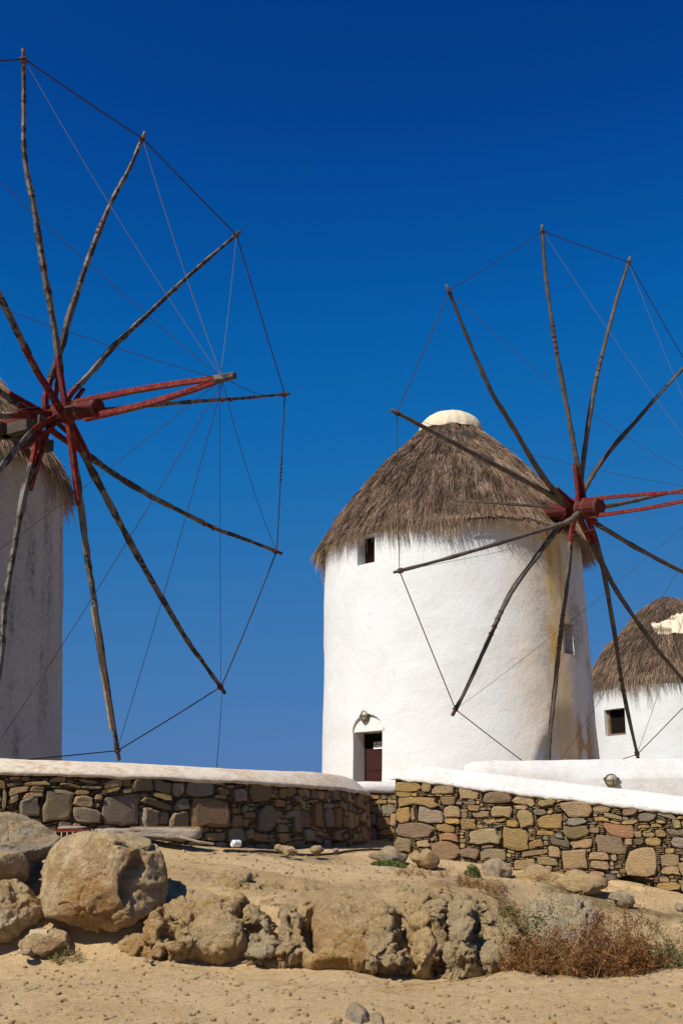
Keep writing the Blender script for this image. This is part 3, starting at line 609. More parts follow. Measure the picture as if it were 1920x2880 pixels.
# ---- whitewashed parapet behind the right wall
PY = 17.0; pr = rootat('white_parapet', (4, PY, .3)); tag(pr, 'smooth whitewashed parapet behind the sloping stone wall, a round lamp on its face', 'wall')
pts = np.array([P(1298, 2240, PY), P(1305, 2152, PY), P(1335, 2141, PY), P(1400, 2137, PY), P(1920, 2130, PY), P(2400, 2124, PY)])
def par_prof(s):
    zt = np.interp(s, pts[:, 0], pts[:, 2]); h = float(sstep(0, .18, s - pts[0, 0]))
    k = .05 * float(sstep(3.0, 4.2, s))
    return [(k, .1), (k, zt - .31), (k - .005, zt - .27), (.0, zt - .22), (-.04, zt - .13), (-.10, zt - .035), (-.14, zt - .006), (-.22, zt), (-.34, zt - .02), (-.40, zt - .1), (-.4, .1)]
ss = np.concatenate([np.linspace(pts[0, 0], pts[0, 0] + .4, 30), np.linspace(pts[0, 0] + .42, 9, 200)])
o = strip('parapet_body', par_prof, ss, M_COPE2, pr, lambda s, z, o: (s, PY - o, z), .016, 55)
pc = verts(o); cen = P(1860, 2158, PY)
mb = MB(); q = pts[0]; mb.add([(q[0], PY, .1), (q[0], PY, q[2] - .0), (q[0], PY + .4, q[2]), (q[0], PY + .4, .1)], [(0, 1, 2, 3)]); mb.build('parapet_end', M_COPE2, pr)
adopt(pr)

# ------------------------------------------------------------------ windmills
def dome_profile(t, prof):
    p = np.array(prof); d = np.r_[0, np.cumsum(np.linalg.norm(np.diff(p, axis=0), axis=1))]; d /= d[-1]
    return np.interp(t, d, p[:, 0]), np.interp(t, d, p[:, 1])
def tower(root, c, r0, r1, zb, zt, seed, cutters, lean=(0, 0), stain=None, mat=None):
    n, m = 260, 150; th = np.linspace(0, 2 * np.pi, n, endpoint=False); zz = np.linspace(zb, zt, m)
    T, Z = np.meshgrid(th, zz); k = (Z - zb) / (zt - zb)
    X = np.sin(T); Y = -np.cos(T); Q = np.stack([X * 3, Y * 3, Z], -1)
    flare = .06 * (1 - k) ** 6
    r = r0 + (r1 - r0) * k + flare + .028 * fbm(Q * .7, 3, seed) + .007 * fbm(Q * 3.2, 3, seed + 3)
    V = np.stack([c[0] + lean[0] * k + r * X, c[1] + lean[1] * k + r * Y, Z], -1).reshape(-1, 3)
    idx = np.arange(n * m).reshape(m, n); nx_ = np.roll(idx, -1, 1)
    F = [tuple(f) for f in np.stack([idx[:-1], nx_[:-1], nx_[1:], idx[1:]], -1).reshape(-1, 4)]
    F.append(tuple(idx[0][::-1])); F.append(tuple(idx[-1]))
    o = mesh('tower_wall', V, F, mat or M_WALL)
    for cu in cutters:
        md = o.modifiers.new('b', 'BOOLEAN'); md.operation = 'DIFFERENCE'; md.solver = 'EXACT'; md.object = cu
    if cutters:
        dg = bpy.context.evaluated_depsgraph_get(); me = bpy.data.meshes.new_from_object(o.evaluated_get(dg)); o.modifiers.clear(); o.data = me; me.name = 'tower_wall'
        for cu in cutters: bpy.data.objects.remove(cu)
    o.data.materials.clear(); o.data.materials.append(mat or M_WALL); o.parent = root
    W = verts(o); T = np.degrees(np.arctan2(W[:, 0] - c[0], c[1] - W[:, 1])); K = (W[:, 2] - zb) / (zt - zb)
    st = stain(T, K, W) if stain else {}
    for nm in ('cream', 'ochre', 'grime', 'peel'): attr(o, nm, st.get(nm, np.zeros(len(W))))
    return o
def frame_at(c, r, deg, z):
    t = R_(deg); nrm = np.array([math.sin(t), -math.cos(t), 0]); tan = np.array([math.cos(t), math.sin(t), 0])
    return np.array([c[0], c[1], z]) + nrm * r, tan, nrm
def cutter(c, r, deg, z, hw, hh, depth, arch=False):
    p, tan, nrm = frame_at(c, r, deg, z); mb = MB()
    if not arch:
        mb.box(p - nrm * (depth / 2 - .3), (hw, depth / 2 + .3, hh), (tan, nrm, (0, 0, 1)))
    else:
        n = 14; ring_ = [(-hw, -hh)] + [(-hw * math.cos(math.pi * i / n), hh * 0 + hw * arch * math.sin(math.pi * i / n)) for i in range(n + 1)] + [(hw, -hh)]
        V = [p + tan * a + np.array([0, 0, b]) + nrm * e for e in (-depth, .5) for a, b in ring_]; k = len(ring_)
        mb.add(V, [tuple(range(k)), tuple(range(2 * k - 1, k - 1, -1))] + [(i, i + k, (i + 1) % k + k, (i + 1) % k) for i in range(k)])
    o = mb.build('cutter', None)
    bm = bmesh.new(); bm.from_mesh(o.data); bmesh.ops.recalc_face_normals(bm, faces=bm.faces); bm.to_mesh(o.data); bm.free(); return o
def strands(name, P0, D0, L, width, droop, tone, pale, mat, parent, segs=2, bend=None):
    n = len(P0); D = D0 / np.linalg.norm(D0, axis=1, keepdims=True); side = np.cross(D, RNG.normal(size=(n, 3))); side /= np.linalg.norm(side, axis=1, keepdims=True)
    V = []; 
    for k in range(segs + 1):
        t = k / segs; p = P0 + D * (L * t)[:, None]; p[:, 2] -= droop * (L * t * t)
        if bend is not None: p = p + bend * (t * t)
        wd = (width * (1 - .75 * t))[:, None]
        V += [p - side * wd, p + side * wd]
    V = np.stack(V, 1).reshape(-1, 3); m = 2 * (segs + 1); b = np.arange(n)[:, None] * m
    F = np.concatenate([b + np.array([[2 * k, 2 * k + 1, 2 * k + 3, 2 * k + 2]]) for k in range(segs)], 0)
    o = mesh(name, V, F, mat, parent); attr(o, 'tone', np.repeat(tone, m))
    if pale is not None: attr(o, 'pale', np.repeat(pale, m))
    return o
def thatch(root, c, prof, seed, n=42000, hole=None, fringe=1.0, skip=None):
    rf = empty('thatch_roof', root)
    na, m = 140, 22; t = np.linspace(0, 1, m); r, z = dome_profile(t, prof); th = np.linspace(0, 2 * np.pi, na + 1)
    T, I = np.meshgrid(th, np.arange(m)); Rr = r[I]; Zz = z[I]; Q = np.stack([np.sin(T) * 3, -np.cos(T) * 3, Zz], -1)
    Rr = Rr - .05 + .10 * fbm(Q * .8, 3, seed) * np.clip(Rr, 0, 1)
    V = np.stack([c[0] + Rr * np.sin(T), c[1] - Rr * np.cos(T), Zz], -1).reshape(-1, 3); idx = np.arange(V.shape[0]).reshape(m, na + 1)
    F = np.stack([idx[:-1, :-1], idx[:-1, 1:], idx[1:, 1:], idx[1:, :-1]], -1).reshape(-1, 4); mesh('thatch_bed', V, F, M_BED, rf, True)
    # under-eave
    V = np.array([[(c[0] + rr_ * math.sin(a), c[1] - rr_ * math.cos(a), zz_) for a in th] for rr_, zz_ in ((r[0] - .05, z[0]), (r[0] - .55, z[0] + .22))]).reshape(-1, 3)
    idx = np.arange(len(V)).reshape(2, na + 1); F = np.stack([idx[0, :-1], idx[0, 1:], idx[1, 1:], idx[1, :-1]], -1); mesh('eave_underside', V, F, M_BED, rf)
    # straw
    rs = np.linspace(0, 1, 400); rr_, _ = dome_profile(rs, prof); cdf = np.cumsum(rr_); cdf /= cdf[-1]
    t = np.interp(RNG.random(n), cdf, rs); a = RNG.random(n) * 2 * np.pi
    fac = np.cos(a - math.atan2(-c[0], c[1]) * -1) ; keep = np.abs(((a - math.atan2(-c[0], c[1]) + np.pi) % (2 * np.pi)) - np.pi) < 2.1
    t, a = t[keep], a[keep]; n = len(t)
    r0, z0 = dome_profile(t, prof); r1, z1 = dome_profile(np.clip(t + .02, 0, 1), prof)
    q = np.stack([np.sin(a) * 3, -np.cos(a) * 3, z0], -1); r0 = r0 + .10 * fbm(q * .8, 3, seed) * np.clip(r0, 0, 1)
    sl = np.stack([r0 * 0 + (r1 - r0 * 0) - dome_profile(t, prof)[0], z1 - z0], -1); bad = np.linalg.norm(sl, axis=1) < 1e-6; sl[bad] = (-.5, .8); sl /= np.linalg.norm(sl, axis=1, keepdims=True)
    er = np.stack([np.sin(a), -np.cos(a), 0 * a], -1); et = np.stack([np.cos(a), np.sin(a), 0 * a], -1)
    down = -er * sl[:, :1]; down[:, 2] = -sl[:, 1]; nrm = er * sl[:, 1:]; nrm[:, 2] = -sl[:, 0]
    clump = fbm(np.stack([a * 14, t * 7, 0 * a], -1), 3, seed + 4); lay = fbm(np.stack([a * 6, t * 16, 0 * a], -1), 3, seed + 6)
    D = down + nrm * (.05 + .12 * RNG.random((n, 1)) + .14 * np.clip(lay, 0, 1)[:, None]) + et * (RNG.normal(0, .12, (n, 1)) + .25 * clump[:, None])
    P0 = np.stack([c[0] + r0 * np.sin(a), c[1] - r0 * np.cos(a), z0], -1) + nrm * (-.05 + .07 * RNG.random((n, 1)) + .05 * lay[:, None])
    L = RNG.uniform(.12, .38, n); tone = np.clip(RNG.beta(1.5, 1.8, n) + .45 * clump + .35 * lay, 0, 1)
    if hole is not None:
        kz = hole(a, z0); tone *= 1 - .9 * kz; P0 -= nrm * (.16 * kz)[:, None]
    o = strands('straw', P0, D, L, RNG.uniform(.0035, .0075, n), .12, tone, np.zeros(n), M_THATCH, rf); tag(o, kind='stuff')
    # fringe hanging over the eave
    nf = int(n * .22 * fringe); a = RNG.random(nf) * 2 * np.pi; av = (a - math.atan2(-c[0], c[1]) + np.pi) % (2 * np.pi) - np.pi; a = a[np.abs(av) < 2.1]; nf = len(a)
    cl = 1.5 * fbm(np.stack([a * 5, 0 * a, 0 * a], -1), 3, seed + 9); cl2 = fbm(np.stack([a * 22, 0 * a, 0 * a + 4], -1), 2, seed + 12)
    er = np.stack([np.sin(a), -np.cos(a), 0 * a], -1); et = np.stack([np.cos(a), np.sin(a), 0 * a], -1)
    rad = prof[0][0] - RNG.uniform(.0, .30, nf); zz = prof[0][1] + (prof[0][0] - rad) * 1.05 + .03 * RNG.random(nf)
    P0 = np.stack([c[0] + rad * np.sin(a), c[1] - rad * np.cos(a), zz], -1)
    D = er * RNG.uniform(.0, .45, (nf, 1)) + et * (RNG.normal(0, .10, (nf, 1)) + .3 * cl2[:, None]); D[:, 2] = -1
    L = np.clip(.20 + .30 * cl + .24 * cl2 + RNG.normal(0, .09, nf), .10, .85)
    long_ = RNG.random(nf) < .12; L[long_] += RNG.uniform(.05, .28, long_.sum())
    o = strands('fringe', P0, D, L, RNG.uniform(.003, .007, nf), .2, np.clip(RNG.beta(2, 2, nf) + .3 * cl2, 0, 1), np.clip(RNG.random(nf) * .55 + .3 * long_, 0, 1), M_THATCH, rf); tag(o, kind='stuff')
    return rf

def back(C0, ax, u, v, off, R):
    """photograph point onto the sail wheel's disc, whose poles are set at slightly different places on the shaft"""
    d = ray(u, v); o = off
    for _ in range(6):
        t = ((C0 + ax * o) @ ax) / (d @ ax); p = d * t; rad = np.linalg.norm(p - C0 - ax * ((p - C0) @ ax)); o = off * max(0, 1 - rad / R)
    return p
def sag(a, b, k=.02, n=12):
    a = np.array(a, float); b = np.array(b, float); L = np.linalg.norm(b - a)
    return [a + (b - a) * t + np.array([0, 0, -k * L * 4 * t * (1 - t)]) for t in np.linspace(0, 1, n)]
def smooth(pts, n=4):
    pts = [np.array(p, float) for p in pts]; out = []
    for i in range(len(pts) - 1):
        p0 = pts[max(i - 1, 0)]; p1 = pts[i]; p2 = pts[i + 1]; p3 = pts[min(i + 2, len(pts) - 1)]
        for k in range(n):
            t = k / n; out.append(.5 * ((2 * p1) + (-p0 + p2) * t + (2 * p0 - 5 * p1 + 4 * p2 - p3) * t * t + (-p0 + 3 * p1 - 3 * p2 + p3) * t ** 3))
    out.append(pts[-1]); return out
def wheel(root, C0, ax, R, th0, dirn, spokes, offs, red, shaft_r, shaft_back, shaft_front, bow, pole_mat, rp, sags, bands, square=False, wob=.4):
    ax = np.array(ax) / np.linalg.norm(ax); C0 = np.array(C0); e1 = np.cross(ax, (0, 0, 1)); e1 /= np.linalg.norm(e1); e2 = np.cross(e1, ax)
    if e2[2] < 0: e2 = -e2
    tips = {}
    for k in range(12):
        an = th0 + dirn * k * math.pi / 6; ideal = C0 + R * (math.cos(an) * e1 + math.sin(an) * e2)
        off = offs[k % 6]; lst = spokes.get(k)
        hubp = C0 + ax * off
        if lst:
            pts = [back(C0, ax, u, v, off, R) for u, v in lst['p']]
            if not lst.get('full', True):
                d = pts[0] - hubp; rad = np.linalg.norm(d)
                if rad < R * .95:
                    dd = pts[0] - pts[1]; dd /= np.linalg.norm(dd); pts = [pts[0] + dd * (R - rad)] + pts
            pts = [p for p in pts if np.linalg.norm(p - hubp) > shaft_r * 1.5] + [hubp]
        else:
            mid = hubp + (ideal - hubp) * .5 + ax * 0 + (e1 * math.sin(an) - e2 * math.cos(an)) * random.uniform(-.12, .12); pts = [ideal, mid, hubp]
        tips[k] = np.array(pts[0]); sp_ = smooth(pts, 5); rads = [np.linalg.norm(p - hubp) for p in sp_]
        # pole starts just inside the painted root
        rr_ = red[k]; pole = [p for p, r_ in zip(sp_, rads) if r_ > rr_ * .55]
        if len(pole) < 4: pole = sp_
        n = len(pole); rad = [rp * (.72 + .62 * i / n) * random.uniform(.86, 1.12) for i in range(n)]
        mb = MB(); mb.tube(pole, rad, 6 if not square else 4, .22, 1.0, up=ax); po = mb.build('sail_pole', pole_mat, root, smooth=not square)
        # painted root timber
        dirv = None; pr_ = [p for p, r_ in zip(sp_, rads) if r_ <= rr_]
        if len(pr_) < 2: pr_ = [hubp + (sp_[0] - hubp) / rads[0] * rr_, hubp]
        else:
            # cut exactly at rr_
            pr_ = [np.array([np.interp(rr_, rads[::-1], [p[j] for p in sp_][::-1]) for j in range(3)])] + pr_
        d = (pr_[0] - hubp); d /= np.linalg.norm(d); sd_ = np.cross(d, ax)
        mb = MB(); mb.tube(pr_, [rp * 1.02 + .012 * (i / len(pr_)) for i in range(len(pr_))], 4, .05, 1., up=ax); mb.build('painted_root', M_RED, po)
        mb = MB(); L = rr_ * random.uniform(.68, .9); sg = random.choice((-1, 1)); c_ = hubp + d * (.12 + L) / 2 + sd_ * sg * rp * 1.3 + ax * rp * .3
        mb.box(c_, ((L - .12) / 2, rp * .42, rp * .9), (d, sd_, ax)); mb.build('splint', M_RED, po)
        # iron bands and lashings
        for f in bands.get(k, []) + [.035]:
            i = min(range(len(sp_)), key=lambda i: abs(rads[i] / R - (1 - f))); i = max(1, min(i, len(sp_) - 2)); t = sp_[i + 1] - sp_[i - 1]; t /= np.linalg.norm(t)
            cc = np.array([np.interp(R * (1 - f), rads[::-1], [p[j] for p in sp_][::-1]) for j in range(3)]) if f > .04 else sp_[0] + t * .16
            mb = MB(); mb.tube([cc - t * .02, cc, cc + t * .02], [rp * 1.12, rp * 1.28, rp * 1.12], 7, .15); mb.build('lashing', M_IRON, po)
            if f < .04: mb = MB(); mb.tube([cc + t * .05, cc + t * .07], rp * 1.1, 7, .2); mb.build('lashing', M_IRON, po)
        if k in sags.get('plank', {}):
            a_, b_ = sags['plank'][k]
            i0 = [p for p, r_ in zip(sp_, rads) if R * a_ < r_ < R * b_]; off_ = sd_ * sags['pside'] * rp * 1.3 + ax * .02
            mb = MB(); mb.tube([p + off_ for p in i0], [rp * 1.15] * len(i0), 4, .03, .6, up=ax); mb.build('repair_plank', M_PLANK, po)
    # shaft
    mb = MB(); a_ = C0 - ax * shaft_back; b_ = C0 + ax * shaft_front
    mb.tube([a_ + (b_ - a_) * t for t in np.linspace(0, 1, 9)], [shaft_r * x for x in (.9, .95, 1, 1, 1.04, 1.04, 1.04, 1.04, 1.0)], 12, .05, up=(0, 0, 1)); sh = mb.build('shaft', M_SHAFT, root)
    for t in (.15, .42, .93): q = C0 + ax * (shaft_front * t); mb = MB(); mb.tube([q - ax * .03, q + ax * .03], shaft_r * 1.1, 12); mb.build('iron_hoop', M_IRON, sh)
    # forestay spar: two red beams meeting at the tip
    tip = C0 + ax * bow; up = np.array([0, 0, 1.]) - ax * ax[2]; up /= np.linalg.norm(up)
    for sgn, st in ((1, -.45), (-1, shaft_front * .6)):
        mb = MB(); n = 9; pts = []
        for i in range(n):
            t = i / (n - 1); x = st + (bow - st) * t
            hgt = (1 - t) ** .9 * shaft_r * 1.12 * sgn + (.05 * math.sin(math.pi * t) * sgn); pts.append(C0 + ax * x + up * (hgt + sags.get('bowlift', 0) * t))
        mb.tube(pts, [.062 - .016 * i / n for i in range(n)], 4, .06, 1, up=up); mb.build('forestay_beam', M_RED, root)
    tip = pts[-1]; mb = MB(); mb.tube([tip - ax * .22, tip + ax * .12], [.075, .055], 6, .1); mb.build('beam_tip', M_POLE, root)
    # rigging
    for k in range(12):
        a_, b_ = tips[k], tips[(k + 1) % 12]; ka = (C0 - a_) / np.linalg.norm(C0 - a_) * .16; kb = (C0 - b_) / np.linalg.norm(C0 - b_) * .16
        mb = MB(); mb.tube(sag(a_ + ka, b_ + kb, sags.get(('r', k), .004)), .0115, 4)
        if k in sags.get('knots', []):
            for t in np.linspace(.40, .55, 7):
                q = a_ + ka + (b_ + kb - a_ - ka) * t; mb.tube([q, q + (b_ - a_) * .012], .022, 5, .5)
        mb.build('rim_rope', M_ROPE, root)
        mb = MB(); mb.tube(sag(a_ + ka * 1.1, tip - ax * (.05 + .12 * random.random()), sags.get(('s', k), .018), 16), .0052, 4); mb.build('stay_wire', M_STAY if k in sags.get('light', ()) else M_ROPE, root)
    return tips, tip

def c1(L): return [(x * .574, 100 + y * .574) for x, y in L]
def c2(L): return [(x * .574, 1000 + y * .574) for x, y in L]
def r3(L): return [(860 + x * .676, 600 + y * .676) for x, y in L]
def r4(L): return [(860 + x * .676, 1500 + y * .676) for x, y in L]
# ---- left mill
m1 = rootat('windmill', (*MILL1, .3)); tag(m1, 'windmill at the left edge with shaded grey tower and the largest pole wheel', 'windmill')
def st1(T, K, W):
    q = np.stack([T * .06, T * 0, K * 2.2], -1); q2 = np.stack([T * .25, T * 0, K * 1.2], -1)
    return dict(grime=np.clip(.30 + 1.1 * sstep(-.15, .5, fbm(q * 1.3, 4, 3)) * sstep(-.5, .4, fbm(q2, 3, 5)), 0, 1), cream=.25 + .2 * fbm(q, 3, 8))
M_WALL1 = m_plaster('weathered_grey_plaster', (.33, .35, .385), dirt=(.11, .115, .10), bd=.02)  # base darkened and blued to paint in the tower's shade, under weathered streaks
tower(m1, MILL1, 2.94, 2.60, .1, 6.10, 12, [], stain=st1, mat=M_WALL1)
PROF = [(3.10, 6.22), (2.86, 6.62), (2.60, 7.03), (2.27, 7.50), (1.85, 7.98), (1.43, 8.42), (1.0, 8.87), (.62, 9.22)]
PROF1 = [(r * .87, 6.02 + (z - 6.22) * .86) for r, z in PROF]
thatch(m1, MILL1, PROF1, 31, 44000)
mb = MB(); 
sp1 = {0: dict(p=c1([(116, 66), (119, 380), (122, 590), (178, 900), (213, 1130), (268, 1440), (312, 1760)])),
       1: dict(p=c1([(712, 472), (640, 640), (545, 820), (455, 1040), (348, 1350), (300, 1540)]) + [(130, 1110)]),
       2: dict(p=c1([(1178, 960), (1060, 1060), (900, 1200), (700, 1390), (560, 1520), (440, 1660), (345, 1760)])),
       3: dict(p=c2([(1418, 188), (1200, 208), (1000, 222), (800, 238), (640, 252)])),
       4: dict(p=c2([(1380, 970), (1200, 900), (1060, 850), (920, 780), (740, 690), (560, 580), (420, 480), (260, 370)])),
       5: dict(p=c2([(1103, 1655), (1000, 1510), (920, 1400), (800, 1200), (680, 990), (560, 770), (440, 540), (360, 390)])),
       6: dict(p=c2([(583, 1985), (560, 1830), (500, 1450), (460, 1180), (430, 1000), (400, 760), (380, 620), (345, 370)])),
       7: dict(p=c2([(-60, 1900), (5, 1500), (22, 1250), (70, 950), (115, 700), (160, 530), (190, 370)]), full=False),
       8: dict(p=c2([(-260, 860), (0, 560), (90, 445), (180, 350)]), full=False),
       10: dict(p=c2([(-300, -40), (0, 178), (130, 262)]), full=False),
       11: dict(p=c1([(-100, 1080), (0, 1275), (105, 1490), (180, 1640), (262, 1770)]), full=False)}
SG1 = {('r', 4): .015, ('r', 6): .0, ('r', 7): .035, 'knots': [3], 'light': (0, 1, 2), 'plank': {6: (.52, .90)}, 'pside': 1, ('s', 4): .03, ('s', 10): .02, 'bowlift': .03}
t1, tip1 = wheel(m1, (-4.28, 16.635, 6.32), (.825, -.559, -.083 + .03), 5.6, R_(70.1), 1, sp1, [.05, -.42, -.15, -.25, -.45, -.05],
      [1.15, 1.0, .95, .8, 1.0, 1.1, 1.6, 1.5, 1.15, 1.0, 1.0, 1.45], .125, 2.6, .72, 3.26, M_POLE, .046, SG1,
      {1: [.36, .38, .40], 3: [.25, .29], 2: [.33], 4: [.3, .34]}, square=True)
mb = MB(); mb.tube([t1[5] + np.array([-.05, 0, .1]), t1[5] + np.array([-.07, .0, -.5]), t1[5] + np.array([-.13, .02, -1.6])], .007, 4); mb.build('hanging_rope', M_ROPE, m1)
# beams at the eave that carry the shaft
mb = MB(); A1 = np.array((.825, -.559, 0)); A1 /= np.linalg.norm(A1); B1 = np.array((-A1[1], A1[0], 0)); H = np.array((-4.28, 16.635, 6.12))
mb.box(H - A1 * .95, (.08, .55, .09), (A1, B1, (0, 0, 1))); mb.box(H - A1 * .62 + B1 * -.35, (.5, .07, .09), (A1, B1, (0, 0, 1))); mb.build('bearing_beam', M_DARKW, m1)
adopt(m1)
# ---- middle mill
m2 = rootat('windmill', (*MILL2, .45)); tag(m2, 'sunlit white windmill with canvas capped thatch and dark red door, middle of three', 'windmill')
DOORD, WIND, SLITD = -42.5, -39.3, 53
def ang_for(c, r, u, v):
    d = ray(u, v); a = d[0] ** 2 + d[1] ** 2; b = -2 * (d[0] * c[0] + d[1] * c[1]); q = b * b - 4 * a * (c @ c - r * r); t = (-b - math.sqrt(max(q, 0))) / (2 * a); p = d * t
    return math.degrees(math.atan2(p[0] - c[0], c[1] - p[1])), p[2]
dl, _ = ang_for(MILL2, RM * 2.98, 993, 2120); dr, zdt = ang_for(MILL2, RM * 2.98, 1076, 2053); DOORD = (dl + dr) / 2; dhw = R_(dr - dl) * RM * 2.98 / 2
wl, wz0 = ang_for(MILL2, RM * 2.92, 1007, 1592); wr, wz1 = ang_for(MILL2, RM * 2.92, 1055, 1500); WIND = (wl + wr) / 2; whw = R_(wr - wl) * RM * 2.92 / 2
sl_, sz0 = ang_for(MILL2, RM * 2.93, 1585, 1836); sr_, sz1 = ang_for(MILL2, RM * 2.93, 1610, 1755); SLITD = (sl_ + sr_) / 2; shw = max(.12, R_(sr_ - sl_) * RM * 2.93 / 2)
zd0 = .47
cut = [cutter(MILL2, RM * 2.95, DOORD, (zd0 - .2 + zdt) / 2, dhw * .97, (zdt - zd0 + .2) / 2, .50),
       cutter(MILL2, RM * 2.95, DOORD, zdt + .0, dhw * 1.02, .02, .03, arch=.82),
       cutter(MILL2, RM * 2.9, WIND, (wz0 + wz1) / 2, whw, (wz1 - wz0) / 2, .38),
       cutter(MILL2, RM * 2.9, SLITD, (sz0 + sz1) / 2, shw, (sz1 - sz0) / 2, .3)]
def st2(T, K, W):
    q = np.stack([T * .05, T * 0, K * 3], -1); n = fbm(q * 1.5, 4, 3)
    cream = .6 * sstep(50, 43, T) * sstep(6, 34, T + 14 * n) * sstep(70, 45, T) + .06  # cream stain, cut off on the far flank to keep its painted shade cool
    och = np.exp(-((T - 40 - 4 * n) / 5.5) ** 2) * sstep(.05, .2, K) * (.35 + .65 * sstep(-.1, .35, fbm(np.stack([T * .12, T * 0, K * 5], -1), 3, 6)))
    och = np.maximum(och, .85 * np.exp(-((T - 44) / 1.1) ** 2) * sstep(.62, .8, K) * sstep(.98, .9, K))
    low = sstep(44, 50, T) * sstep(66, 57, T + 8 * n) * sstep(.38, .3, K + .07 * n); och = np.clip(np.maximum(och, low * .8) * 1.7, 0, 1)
    gr = 1.0 * sstep(45, 51, T) * (.3 + .7 * sstep(-.2, .3, n))  # grey grime, strengthened to paint the flank's shade darker
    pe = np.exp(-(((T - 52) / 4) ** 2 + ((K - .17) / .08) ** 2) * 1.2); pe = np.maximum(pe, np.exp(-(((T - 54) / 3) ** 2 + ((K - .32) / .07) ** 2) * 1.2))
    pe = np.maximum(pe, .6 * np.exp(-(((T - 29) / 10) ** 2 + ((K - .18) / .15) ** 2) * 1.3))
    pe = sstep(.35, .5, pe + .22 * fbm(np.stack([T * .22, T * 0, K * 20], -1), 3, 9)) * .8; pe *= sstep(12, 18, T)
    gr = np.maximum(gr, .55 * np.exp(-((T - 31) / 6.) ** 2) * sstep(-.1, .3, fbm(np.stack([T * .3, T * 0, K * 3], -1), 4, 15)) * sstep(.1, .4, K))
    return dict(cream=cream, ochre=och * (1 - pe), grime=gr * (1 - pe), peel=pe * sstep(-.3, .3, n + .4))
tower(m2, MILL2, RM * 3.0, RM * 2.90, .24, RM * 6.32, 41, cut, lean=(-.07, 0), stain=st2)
def hole2(a, z): 
    q = np.abs(((a - R_(17) + np.pi) % (2 * np.pi)) - np.pi); return np.exp(-((q / .17) ** 2 + ((z / RM - 8.80) / .16) ** 2)) + .55 * np.exp(-((q / .10) ** 2 + ((z / RM - 8.0) / .35) ** 2))
rf = thatch(m2, MILL2, [(a * RM, b * RM) for a, b in PROF], 57, 100000, hole=hole2)
def canvas(root, c, r, z, h, mat, seed, n=72, m=14, wr=.022):
    T, I = np.meshgrid(np.linspace(0, 2 * np.pi, n, endpoint=False), np.linspace(0, 1, m)); rr_ = r * np.cos(I * np.pi / 2) ** .75; Z = z + h * np.sin(I * np.pi / 2)
    rr_ = rr_ * (1 + wr * np.sin(T * 13 + 3 * np.sin(T * 3)) * (1 - I) + wr * fbm(np.stack([np.sin(T) * 4, np.cos(T) * 4, Z * 2], -1), 3, seed)); Z = Z + .05 * (1 - I) * fbm(np.stack([np.sin(T) * 3, np.cos(T) * 3, I], -1), 3, seed + 2)
    V = np.stack([c[0] + rr_ * np.sin(T), c[1] - rr_ * np.cos(T), Z], -1).reshape(-1, 3); idx = np.arange(n * m).reshape(m, n); F = np.stack([idx[:-1], np.roll(idx, -1, 1)[:-1], np.roll(idx, -1, 1)[1:], idx[1:]], -1).reshape(-1, 4)
    return mesh('canvas_cap', V, F, mat, root, True)
canvas(m2, MILL2, RM * .74, RM * 9.12, RM * .52, M_CANVAS, 3)
# door
p, tan, nrm = frame_at(MILL2, RM * 2.95 - .42, DOORD, 0); up = np.array([0, 0, 1.])
dt = zdt - .02
mb = MB(); mb.box(p + up * (zd0 + dt) / 2 - nrm * .06, (dhw * .99, .02, (dt - zd0) / 2), (tan, nrm, up)); mb.build('doorway_dark', M_DARK, m2)  # near-black sheet, seen above the leaf as a painted lintel shadow
dz1 = dt - .36; door = empty('door', m2)
mb = MB(); mb.box(p + up * (zd0 + dz1) / 2 + nrm * .0, (dhw * .90, .022, (dz1 - zd0) / 2), (tan, nrm, up)); mb.build('door_leaf', M_DOOR, door)
for k, (a_, b_) in enumerate(((zd0 + .06, zd0 + .52), (zd0 + .6, zd0 + .98), (zd0 + 1.05, dz1 - .05))):
    mb = MB(); mb.box(p + up * (a_ + b_) / 2 + nrm * .027, (dhw * .62, .008, (b_ - a_) / 2), (tan, nrm, up)); mb.build('door_panel', M_DOOR, door)
mb = MB(); mb.box(p + up * (zd0 + dt) / 2 - tan * dhw * .94 + nrm * .02, (.025, .03, (dt - zd0) / 2), (tan, nrm, up)); mb.box(p + up * (zd0 + dt) / 2 + tan * dhw * .94 + nrm * .02, (.025, .03, (dt - zd0) / 2), (tan, nrm, up)); mb.build('door_frame', M_DOOR, door)
# arch moulding above the door
mb = MB(); pa, _, _ = frame_at(MILL2, RM * 2.96, DOORD, zdt); pts = []
for i in range(15):
    t = math.pi * i / 14; x = -math.cos(t) * dhw * 1.07; zz_ = math.sin(t) * dhw * .90
    q = pa + tan * x + up * zz_; dd = q[:2] - MILL2; q[:2] = MILL2 + dd / np.linalg.norm(dd) * RM * 2.965; pts.append(q)
mb.tube(pts, .028, 6, .1); o = mb.build('arch_moulding', M_WALL, m2, True)
for nm in ('cream', 'ochre', 'grime', 'peel'): attr(o, nm, np.zeros(len(o.data.vertices)))
# sign on the door
def text(body, size, loc, tan, up, nrm, mat, parent, name='lettering'):
    cu = bpy.data.curves.new(name, 'FONT'); cu.body = body; cu.size = size; cu.align_x = 'CENTER'; cu.align_y = 'CENTER'; cu.extrude = .001; cu.offset = size * .025
    o = bpy.data.objects.new(name, cu); COL.objects.link(o); dg = bpy.context.evaluated_depsgraph_get(); me = bpy.data.meshes.new_from_object(o.evaluated_get(dg)); bpy.data.objects.remove(o)
    V = np.empty(len(me.vertices) * 3, np.float32); me.vertices.foreach_get('co', V); V = V.reshape(-1, 3); W = np.array(loc) + V[:, :1] * tan + V[:, 1:2] * up + V[:, 2:] * nrm
    me.vertices.foreach_set('co', W.astype(np.float32).ravel()); me.materials.clear(); me.materials.append(mat); o = bpy.data.objects.new(name, me); COL.objects.link(o); o.parent = parent; return o
